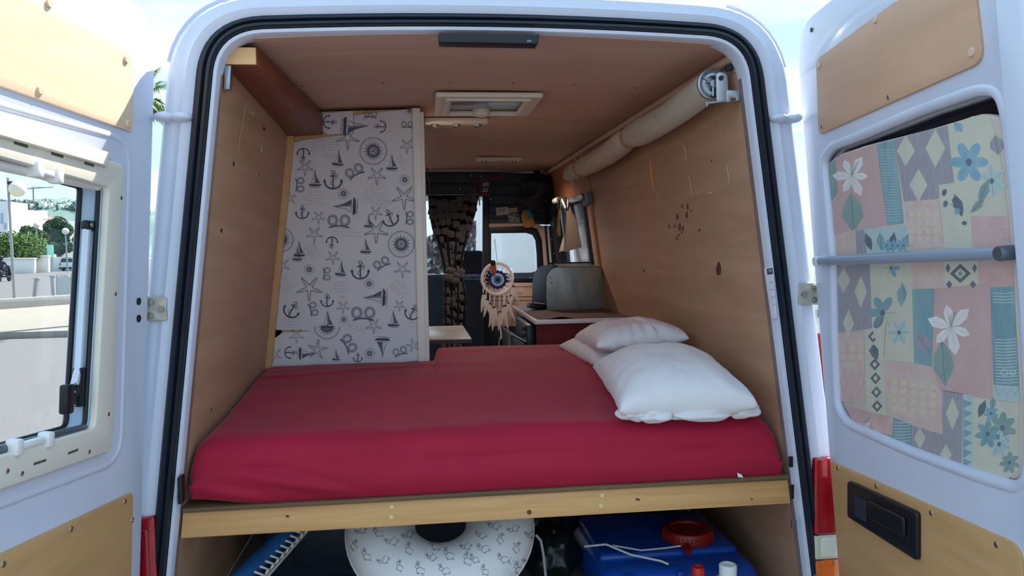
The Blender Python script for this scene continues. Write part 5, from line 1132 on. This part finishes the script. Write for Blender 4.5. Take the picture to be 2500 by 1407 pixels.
def lump(name, c, s, mat, label, cat, seed):
    def f(u, v):
        a, b = 2*pi*u, pi*(v-.5); q = V((cos(a)*cos(b), sin(a)*cos(b), sin(b))); r = 1 + .28*noise.noise(q*1.6 + V((seed, 0, 0))) + .1*noise.noise(q*5 + V((seed, 4, 0))); return V(c) + V((q.x*s[0]*r, q.y*s[1]*r, max(-.98, q.z*r)*s[2]))
    o = surf(name, f, 44, 26, mat, None, True); return tag(o, label, cat)
lump('plastic_bag', (.39, .46, .70), (.085, .12, .10), M('bag_black', (26, 32, 34), .25, var=.4, bump=.4, bs=18), 'crumpled black plastic bag between cushion and canister', 'bag', 2)
lump('green_bag', (.365, .17, .66), (.05, .045, .055), M('bag_green', (40, 56, 44), .35, var=.4, bump=.4, bs=24), 'small dark green bag low beside the ring cushion', 'bag', 6)

# ================================================================== OUTSIDE
def foliage(name, blobs, n, ls, mats, parent, seed, kind='stuff'):
    rr = random.Random(seed); vs, fs, mi = [], [], []
    for k in range(n):
        c, r = blobs[rr.randrange(len(blobs))]; q = V((rr.gauss(0, 1), rr.gauss(0, 1), rr.gauss(0, 1))).normalized()*(rr.random()**.35)
        p = V(c) + V((q.x*r[0], q.y*r[1], q.z*r[2])); a = V((rr.uniform(-1, 1), rr.uniform(-1, 1), rr.uniform(-1, 1))).normalized(); b = a.orthogonal().normalized(); s = ls*rr.uniform(.6, 1.3)
        i = len(vs); vs += [p - a*s, p + b*s*.45, p + a*s, p - b*s*.45]; fs.append((i, i+1, i+2, i+3)); mi.append(rr.randrange(len(mats)))
    o = meshobj(name, vs, fs, mats, parent, mi=mi); o['kind'] = kind; return o
G1 = [M('leaf_mid', (92, 128, 66), .7), M('leaf_dark', (54, 88, 52), .7), M('leaf_pale', (132, 162, 84), .7)]  # three leaf greens, mixed at random
G2 = [M('leaf_deep', (52, 82, 60), .7), M('leaf_olive', (84, 106, 76), .7), M('leaf_dark', (54, 88, 52), .7)]
GM = M('lamp_pole_grey', (150, 152, 156), .5, .3); GLOBE = M('globe_white', (226, 218, 200), .3); WW = M('render_white', (240, 236, 228), .85, var=.04, vs_=2); TILE = M('roof_tile', (186, 112, 92), .8, var=.2, vs_=20)
def gz(px, py, z=0): return atZ(px, py, z)
def up_to(base, px, py): d = dr(px, py); return CAM + d*((base.y - CAM.y)/d.y)
def street_lamp(bpx, tpx, ball, br, pr_, label, z0=.0):
    b = gz(*bpx, z0); t = up_to(b, *tpx); g = up_to(b, *ball); L = (b.y + 1.95)/F
    T = thing('street_lamp', b, label, 'street lamp', 'street lamps')
    tube('pole', [b, b.lerp(t, .45), t], [pr_*1.3*L, pr_*1.2*L, pr_*L], GM, T, 10); lathe('foot', [(0, .12), (pr_*1.6*L, .12), (pr_*2*L, 0), (0, 0)], GM, T, Matrix.Translation(b), 12)
    R_ = br*L; lathe('globe', [(R_*sin(pi*k/14), -R_*cos(pi*k/14)) for k in range(15)], GLOBE, T, Matrix.Translation(g), 20)
    tube('arm', [t.lerp(b, .04), g + V((0, 0, R_*.7))], .06, BLACK, T); return T
street_lamp((36, 742), (19, 434), (42, 462), 17.5, 2.6, 'nearest grey street lamp with a big round globe', .14)
street_lamp((88, 663), (89, 556), (89, 550), 7, 1.6, 'slender street lamp in front of the white garden wall')
street_lamp((165, 664), (160, 572), (160, 565), 7.5, 1.5, 'street lamp with pale globe above the white car')
def bollard(b0, b1, label):
    b = gz(*b0, .14); t = up_to(b, *b1); T = thing('bollard', b, label, 'bollard', 'leaning metal bollards')
    bm = bmesh.new(); tube_into(bm, [b, t], .075, 4); bmobj('post', bm, GM, T); bm = bmesh.new(); bm_box(bm, t, (.17, .17, .03), None, .008); bmobj('cap', bm, GM, T)
bollard((83, 746), (90, 680), 'square grey bollard leaning beside the street lamp'); bollard((133, 740), (128, 674), 'square grey bollard beside the grey sign board')
PSg = gz(156, 736, .14); PS = Plane((PSg.x, PSg.y, PSg.z), (1, 0, 0), (0, 0, 1), (0, -1, 0))
sg = thing('sign_board', PSg, 'grey rounded sign board standing on the footpath, seen from behind', 'sign')
plate('panel', [rounded(pxs(PS, (138, 676), (172, 668), (174, 728), (138, 730)), [.2, .25, .05, .05])], -.02, .02, .01, PS, M('board_grey', (176, 178, 180), .5), sg)
for x in (139, 174): tube('leg', [PS.px(x, 742), PS.px(x, 672)], .025, GM, sg)
lw = hexa('low_wall', [gz(-60, 760, .14), gz(200, 741, .14), gz(200, 741, .14) + V((0, .3, 0)), gz(-60, 760, .14) + V((0, .3, 0))] + [q + V((0, 0, .3)) for q in (gz(-60, 760, .14), gz(200, 741, .14), gz(200, 741, .14) + V((0, .3, 0)), gz(-60, 760, .14) + V((0, .3, 0)))], M('concrete', (176, 172, 166), .9, var=.1), None, .02); tag(lw, 'low concrete kerb wall behind the bollards', 'wall')
# garden walls
def facade(name, x0, x1, ytop, ybot, Yd, dep, mat, label, cat):
    P_ = Plane((0, Yd, 0), (1, 0, 0), (0, 0, 1), (0, -1, 0)); a, b, c, d = P_.px(x0, ybot), P_.px(x1, ybot), P_.px(x1, ytop), P_.px(x0, ytop); a.z = b.z = 0
    t = thing(name, (a+b)/2, label, cat); D3 = V((0, dep, 0)); hexa('wall', [a, b, c, d] + [q + D3 for q in (a, b, c, d)], mat, t, .02); return t, P_
t, P_ = facade('garden_wall', -40, 84, 632, 668, 78, .4, WW, 'white garden wall under the clipped hedge', 'wall'); plate('wall_cap', [pxs(P_, (-40, 630), (85, 630), (85, 633), (-40, 633))], -.5, .15, .02, P_, WW, t)
t, P_ = facade('garden_wall', 90, 118, 626, 664, 80, .4, WW, 'taller white garden wall by the slender street lamp', 'wall'); plate('wall_cap', [pxs(P_, (89, 624), (119, 624), (119, 627), (89, 627))], -.5, .15, .02, P_, WW, t)
t, P_ = facade('garden_wall', 130, 260, 628, 658, 88, .4, WW, 'white garden wall behind the white car', 'wall')
gt = thing('garden_gate', gz(124, 662), 'grey-green gate between the white garden walls', 'gate'); Pg = Plane((0, 82, 0), (1, 0, 0), (0, 0, 1), (0, -1, 0))
for k in range(6): plate('bar', [pxs(Pg, (119 + k*1.9, 630 - (k if k < 3 else 5-k)), (120 + k*1.9, 630 - (k if k < 3 else 5-k)), (120 + k*1.9, 662), (119 + k*1.9, 662))], -.03, .03, .01, Pg, GM, gt)
cn = facade('green_container', 93, 114, 598, 628, 81.5, 1.5, M('container_teal', (84, 140, 132), .5), 'teal container standing behind the garden wall', 'container')[0]
hg = thing('hedge', gz(40, 664), 'rounded green hedge growing over the white garden wall', 'hedge'); Ph = 80.
foliage('leaves', [(atY(x, y, Ph), (1.3, 1.2, 1.15)) for x, y in ((-10,600),(8,594),(22,606),(38,590),(52,606),(64,594),(76,612),(80,596))], 7000, .14, G1, hg, 1)
for x in (10, 60): tube('stem', [atY(x, 660, Ph), atY(x, 600, Ph)], .1, M('bark', (96, 78, 62), .9), hg)
def tree(blobs, Y_, n, ls, mats, label, seed, trunk, nm='tree'):
    t = thing(nm, V((atY(*trunk, Y_).x, Y_, 0)), label, 'tree', 'trees beyond the road'); s = Y_/80
    foliage('crown', [(atY(x, y, Y_), (r*Y_/F, r*Y_/F, r*Y_/F)) for x, y, r in blobs], n, ls, mats, t, seed); b = atY(*trunk, Y_); tube('trunk', [V((b.x, Y_, 0)), b], .16*s, M('bark', (96, 78, 62), .9), t)
tree([(66,566,14),(82,572,16),(100,580,16),(76,590,14)], 95, 5000, .18, G2, 'dark leafy tree rising behind the hedge', 3, (82, 590))
tree([(126,556,18),(144,548,18),(160,562,16),(132,580,18),(150,586,18)], 100, 6000, .2, G2, 'broad grey-green tree behind the slender street lamp', 4, (140, 590))
tree([(126,606,14),(146,608,14),(166,604,12)], 92, 4000, .18, G2, 'low bushy tree behind the wall by the car', 5, (146, 610))
tree([(190,600,10),(192,620,10),(186,586,8)], 70, 3000, .12, G1, 'bright green shrub at the right of the acrylic window', 6, (190, 620), 'shrub')
tree([(350,505,7),(356,520,9),(346,534,9)], 60, 2500, .12, G2, 'tree glimpsed between left door and pillar', 7, (350, 540))
tree([(1988,515,10),(1984,530,12)], 40, 2500, .1, G2, 'tree glimpsed past the white van on the right', 8, (1988, 545))
# houses
def house(x0, x1, yt, Yd, label, wins=(), roof=None, mat=WW):
    t, P_ = facade('house', x0, x1, yt, 664, Yd, 5, mat, label, 'house')
    for wx, wy, w, h in wins: f = plate('window', [pxs(P_, (wx, wy), (wx+w, wy), (wx+w, wy+h), (wx, wy+h))], -.05, .08, .02, P_, M('shutter_blue', (168, 190, 206), .6), t)
    if roof:
        (a, b, c) = roof; q = [P_.px(*p) for p in roof]; 
        a0, a1, a2, a3 = P_.px(x0-1, yt), P_.px(x1+1, yt), P_.px(x1+1, roof[0][1]) + V((0, 2.2, 0)), P_.px(x0-1, roof[0][1]) + V((0, 2.2, 0))
        hexa('roof', [a0, a1, a1 + V((0, 5, 0)), a0 + V((0, 5, 0)), a3 + V((1, 0, 0)), a2 - V((1, 0, 0)), a2 + V((-1, .6, 0)), a3 + V((1, .6, 0))], TILE, t)
    return t, P_
house(-40, 20, 492, 105, 'tall white house at the left edge of the window view', ((2, 520, 6, 26), (10, 545, 6, 14)))
t, P_ = house(24, 62, 512, 112, 'white house with slatted pergola above the hedge', ((34, 545, 8, 12), (46, 540, 8, 12)))
for k in range(6): plate('pergola_slat', [pxs(P_, (29 + k*5, 518), (30.5 + k*5, 518), (28.5 + k*5, 540), (27 + k*5, 540))], .3, .5, .03, P_, M('pergola_wood', (196, 168, 140), .8), t)
t, P_ = house(60, 104, 535, 118, 'white house with red tiled roof and square chimney', ((62, 540, 16, 20), (88, 545, 8, 10)), ((64, 524), (0, 0), (0, 0)))
plate('chimney', [pxs(P_, (90, 514), (104, 514), (104, 536), (90, 536))], -1.5, .0, .03, P_, WW, t)
house(104, 180, 540, 125, 'long low white house behind the trees', ((117, 530, 0.1, .1), (126, 548, 8, 8), (150, 548, 8, 8)))
# hill with scattered houses
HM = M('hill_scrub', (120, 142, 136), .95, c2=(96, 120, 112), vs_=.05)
def hillf(u, v):
    px_ = -400 + u*1150; top = 502 - 14*sin(px_*.012) - 7*noise.noise(V((px_*.02, 0, 0))) ; q = atY(px_, top, 420); return V((q.x, 330 + v*90, q.z*sm(0, 1, v) + 2*noise.noise(V((px_*.05, v*4, 1)))))
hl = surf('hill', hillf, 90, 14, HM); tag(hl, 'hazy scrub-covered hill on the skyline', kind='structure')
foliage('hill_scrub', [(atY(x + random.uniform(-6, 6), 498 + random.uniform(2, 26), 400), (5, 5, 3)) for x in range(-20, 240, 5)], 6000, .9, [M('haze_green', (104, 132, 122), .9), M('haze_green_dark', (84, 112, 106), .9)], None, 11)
tag(bpy.data.objects['hill_scrub'], 'hazy trees covering the distant hill', 'trees')
HLAB = ['tiny white house on the hazy hill, third from the left', 'tiny white house on the hazy hill, fourth from the left', 'tiny white house on the hazy hill, fifth from the left', 'tiny white house on the hazy hill, just left of the crane mast', 'tiny white house on the hazy hill, second from the right', 'tiny white house on the hazy hill, furthest right', 'wide white house on the hazy hill, furthest left', 'tiny white house lowest on the hazy hill']
for k, (x, y, w, h) in enumerate(((94, 492, 8, 5), (104, 497, 6, 6), (118, 495, 7, 5), (72, 497, 5, 4), (142, 498, 6, 5), (160, 494, 5, 4), (30, 500, 10, 5), (128, 508, 6, 4))):
    t, P_ = facade('hill_house', x, x+w, y, y+h+4, 395, 5, WW, HLAB[k], 'house'); t['group'] = 'white houses on the hill'
    # keep the box on the slope rather than down to the road
    o = t.children[0]; zs = atY(x, y+h, 395).z - 2
    for v in o.data.vertices:
        if v.co.z < zs: v.co.z = zs
    t.location.z = zs; o.matrix_parent_inverse = Matrix.Translation((-t.location.x, -t.location.y, -zs))
ck = thing('tower_crane', atY(82, 500, 390), 'tower crane far off above the hill', 'crane')
tube('mast', [atY(82, 500, 390), atY(81, 458, 390)], .35, GM, ck, 6); tube('jib', [atY(67, 461, 390), atY(82, 460, 390), atY(130, 457, 390)], .25, GM, ck, 6); tube('tie_bar', [atY(72, 461, 390), atY(82, 456, 390), atY(110, 458, 390)], .12, GM, ck, 6)

# parked white car
cb = gz(165, 662); car = thing('car', cb, 'small white car parked far off on the road', 'car')
CW = M('car_white', (232, 232, 232), .3, coat=.5)
def carf(u, v):
    prof = [(-.82, .3), (-.85, .6), (-.80, .88), (-.66, 1.36), (-.45, 1.48), (.45, 1.48), (.66, 1.36), (.80, .88), (.85, .6), (.82, .3)]; i = u*(len(prof)-1); k = min(int(i), len(prof)-2); f = i-k
    x = prof[k][0] + (prof[k+1][0]-prof[k][0])*f; z = prof[k][1] + (prof[k+1][1]-prof[k][1])*f; hz = 1 if v < .62 else 1 - .42*sm(.62, .8, v); z = min(z, .3 + (z-.3)*hz); return cb + V((x, v*4.0, z))
surf('body', carf, 37, 20, CW, car); PCr = Plane(cb + V((0, -.01, 0)), (1, 0, 0), (0, 0, 1), (0, -1, 0))
plate('tailgate', [rounded([V((-.82, .3)), V((.82, .3)), V((.84, .7)), V((.78, .9)), V((.6, 1.42)), V((-.6, 1.42)), V((-.78, .9)), V((-.84, .7))], .08)], -.03, .02, .01, PCr, CW, car)
plate('rear_window', [rounded([V((-.68, .95)), V((.68, .95)), V((.54, 1.36)), V((-.54, 1.36))], .06)], .015, .03, .005, PCr, M('car_glass', (60, 74, 88), .1), car); plate('bumper', [rounded([V((-.84, .22)), V((.84, .22)), V((.84, .42)), V((-.84, .42))], .04)], .0, .10, .02, PCr, DARK, car)
for s in (-1, 1): plate('tail_light', [rounded([V((s*.80, .62)), V((s*.62, .62)), V((s*.66, .9)), V((s*.78, .9))], .02)], .015, .03, .005, PCr, RLENS, car)
for s in (-1, 1):
    for yy in (.7, 3.2): lathe('wheel', [(0, -.09), (.28, -.09), (.31, -.05), (.31, .05), (.28, .09), (0, .09)], BLACK, car, Matrix.Translation(cb + V((s*.72, yy, .31))) @ Matrix.Rotation(pi/2, 4, 'Y'), 18)
# scooter with its rider
sb = gz(11, 688); SK = M('scooter_dark', (44, 48, 60), .4)
sc_ = thing('scooter', sb, 'dark scooter ridden along the far road', 'scooter')
for yy in (-.6, .6): lathe('wheel', [(0, -.05), (.2, -.05), (.24, -.03), (.24, .03), (.2, .05), (0, .05)], BLACK, sc_, Matrix.Translation(sb + V((0, yy, .24))) @ Matrix.Rotation(pi/2, 4, 'Y'), 18)
bm = bmesh.new(); bm_box(bm, sb + V((0, -.32, .62)), (.36, .75, .32), None, .1, 3); bm_box(bm, sb + V((0, .2, .34)), (.34, .6, .1), None, .03); bm_box(bm, sb + V((0, .5, .68)), (.36, .12, .62), Matrix.Rotation(.25, 4, 'X'), .04); smooth_by_angle(bmobj('body', bm, SK, sc_), 60)
tube('handlebar', [sb + V((-.32, .42, 1.05)), sb + V((0, .5, 1.0)), sb + V((.32, .42, 1.05))], .025, BLACK, sc_); box('number_plate', sb.x-.1, sb.x+.1, sb.y-.74, sb.y-.72, .5, .66, WHITEP, sc_); box('rear_light', sb.x-.09, sb.x+.09, sb.y-.72, sb.y-.70, .70, .76, RLENS, sc_); tube('fork', [sb + V((0, .6, .24)), sb + V((0, .5, .95))], .03, GM, sc_)
pm = bpy.data.meshes.new('person'); J = [(0, 0, .84), (0, -.02, 1.08), (0, .04, 1.32), (0, .06, 1.42), (.15, 0, .82), (.17, .38, .82), (.15, .34, .40), (.15, .48, .38), (-.15, 0, .82), (-.17, .38, .82), (-.15, .34, .40), (-.15, .48, .38), (.21, .04, 1.32), (.30, .14, 1.08), (.29, .40, 1.06), (-.21, .04, 1.32), (-.30, .14, 1.08), (-.29, .40, 1.06), (0, .08, 1.52)]
Ed = [(0,1),(1,2),(2,3),(3,18),(0,4),(4,5),(5,6),(6,7),(0,8),(8,9),(9,10),(10,11),(2,12),(12,13),(13,14),(2,15),(15,16),(16,17)]
Rr = [.17,.17,.16,.07,.11,.085,.06,.05,.11,.085,.06,.05,.075,.055,.04,.075,.055,.04,.09]
OFF = V((0, -.36, 0)); pm.from_pydata([tuple(sb + OFF + V(j)) for j in J], Ed, []); per = bpy.data.objects.new('person', pm); link(per); tag(per, 'person in dark clothes and helmet seated on the scooter', 'person')
pm.materials.append(M('dark_jacket', (46, 50, 66), .8)); md = per.modifiers.new('skin', 'SKIN'); md.use_smooth_shade = True
for i, r in enumerate(Rr): pm.skin_vertices[0].data[i].radius = (r, r)
pm.skin_vertices[0].data[0].use_root = True; per.modifiers.new('sub', 'SUBSURF').levels = 1; per.modifiers['sub'].render_levels = 2
lathe('helmet', [(0, .17), (.07, .155), (.13, .1), (.155, .02), (.15, -.06), (.12, -.1), (.0, -.1)], M('helmet_dark', (40, 40, 48), .25), per, Matrix.Translation(sb + OFF + V((0, .08, 1.60))), 20)

# fan palm behind the left door
pc = atY(332, 222, 17); pl = thing('palm_tree', V((pc.x, 17, 0)), 'fan palm showing its fronds beside the left door', 'palm tree')
tube('trunk', [V((pc.x-.1, 17, 0)), V((pc.x-.05, 17, pc.z*.5)), pc], [.2, .16, .14], M('palm_bark', (128, 108, 86), .9, var=.3, vs_=12), pl, 12)
rr = random.Random(31)
FR = [M('frond_green', (116, 148, 78), .6), M('frond_deep', (84, 120, 66), .6), M('frond_yellow', (150, 166, 96), .6)]
for k in range(26):
    az = rr.uniform(0, 2*pi); el = rr.uniform(-.9, 1.25); d = V((cos(az)*cos(el), sin(az)*cos(el), sin(el))); L = .38 + .18*rr.random(); hub = pc + d*L; side = d.cross(V((0, 0, 1))).normalized(); upd = side.cross(d)
    vs, fs = [], []; nb = 22
    tw = rr.uniform(-.6, .6)
    for q in range(nb):
        t = (q/(nb-1)-.5)*3.6; r = .48*(.75 + .25*cos(t)); bd = (d*cos(t) + (side*cos(tw) + upd*sin(tw))*sin(t)); w = bd.cross(upd).normalized()*.022; i = len(vs); tip = hub + bd*r + V((0, 0, -.10*rr.random() - .04))
        vs += [hub, hub + bd*r*.5 + w, tip, hub + bd*r*.5 - w]; fs.append((i, i+1, i+2, i+3))
    f = meshobj('frond', vs, fs, FR[k % 3], pl)
    tube('stalk', [pc, pc + d*L*.6 + V((0, 0, .02)), hub], .012, FR[2], f, 5)

# white vehicles parked beside and ahead
def parked(name, x0, x1, y0, y1, z1, label, lean, bonnet, glazed=True):
    t = thing(name, ((x0+x1)/2, (y0+y1)/2, 0), label, 'van'); yc = y1-bonnet
    # body swept along its length: sill, waist, shoulder, rounded roof edge
    half = [(-.02, .34), (0, .5), (.0, 1.15), (lean*.35, 1.5), (lean, z1-.18), (lean+.05, z1-.06), (lean+.16, z1)]
    prof = [(x0+a, z) for a, z in half] + [(x1-a, z) for a, z in half[::-1]]
    secs = [(y0, .96, 0), (y0+.03, 1, 0), (yc-.5, 1, 0), (yc, .97, .45 if bonnet else 0), (y1-.05, .93, 1.35 if bonnet else 0), (y1, .88, 1.45 if bonnet else 0)]
    vs, fs = [], []; n = len(prof); xm = (x0+x1)/2
    for y, k, drop in secs: vs += [V((xm + (x-xm)*k, y, max(.34, min(z, z1-drop)) if z > .5 else z)) for x, z in prof]
    for r in range(len(secs)-1):
        for i in range(n-1): a = r*n+i; fs.append((a, a+1, a+n+1, a+n))
    fs += [tuple(range(n))[::-1], tuple(range((len(secs)-1)*n, len(secs)*n))]
    bm = bmesh.new(); me = meshobj('body', vs, fs, WW, t); bm.from_mesh(me.data); bmesh.ops.recalc_face_normals(bm, faces=bm.faces[:]); bm.to_mesh(me.data); bm.free(); smooth_by_angle(me, 35)
    P_ = Plane((xm, y0, 0), (1, 0, 0), (0, 0, 1), (0, -1, 0)); hw = (x1-x0)/2; DG = M('car_glass', (60, 74, 88), .1)
    for s in (-1, 1):
        door = [V((s*.015, .55)), V((s*(hw-.16), .55)), V((s*(hw-.16), 1.2)), V((s*(hw-.18-lean*.6), z1-.2)), V((s*.015, z1-.2))]
        d = plate('rear_door', [rounded(door, .05)], .0, .02, .006, P_, WW, t)
        if glazed: plate('door_window', [rounded([V((s*.08, 1.35)), V((s*(hw-.26), 1.35)), V((s*(hw-.28-lean*.4), z1-.42)), V((s*.08, z1-.42))], .06)], .018, .026, .003, P_, DG, d)
        plate('tail_light', [rounded([V((s*(hw-.13), .75)), V((s*(hw-.04), .75)), V((s*(hw-.05), 1.15)), V((s*(hw-.13), 1.15))], .02)], .0, .03, .008, P_, RLENS, t)
        for zz in (.8, 1.25, z1-.5): plate('hinge', [R4(min(s*(hw-.15), s*(hw-.08)), max(s*(hw-.15), s*(hw-.08)), zz, zz+.05)], .018, .03, .004, P_, GREYM, d)
    plate('bumper', [rounded(R4(-hw+.02, hw-.02, .32, .5), .04)], .0, .10, .03, P_, DARK, t); plate('door_handle', [rounded(R4(.03, .18, 1.1, 1.15), .01)], .018, .04, .006, P_, BLACK, t)
    for yy in (y0+.95, y1-.85):
        for xx, s in ((x0+.09, -1), (x1-.09, 1)):
            w = lathe('wheel', [(0, -.09), (.29, -.09), (.33, -.05), (.33, .05), (.29, .09), (0, .09)], BLACK, t, Matrix.Translation((xx, yy, .33)) @ Matrix.Rotation(pi/2, 4, 'Y'), 22)
            lathe('hub_cap', [(0, -.015), (.17, -.015), (.19, 0), (.17, .015), (0, .015)], GREYM, w, Matrix.Translation((xx + s*.09, yy, .33)) @ Matrix.Rotation(pi/2, 4, 'Y'), 18)
    return t
nv = parked('parked_van', 2.25, 4.1, 2.35, 7.6, 2.47, 'white van parked close on the right side', .10, 1.1)
PNV = Plane((2.25, 0, 0), (0, 1, 0), (0, 0, 1), (-1, 0, 0))
plate('side_door', [rounded(R4(4.5, 5.9, .56, 1.12), .06)], -.01, .012, .004, PNV, WW, nv)
plate('rub_strip', [rounded(R4(2.6, 6.3, .62, .70), .02)], -.01, .02, .006, PNV, GREYM, nv)
ah = parked('parked_truck', .42, 2.12, 6.2, 10.5, 2.9, 'tall white truck parked ahead, seen through the cab window', .03, 0, False)
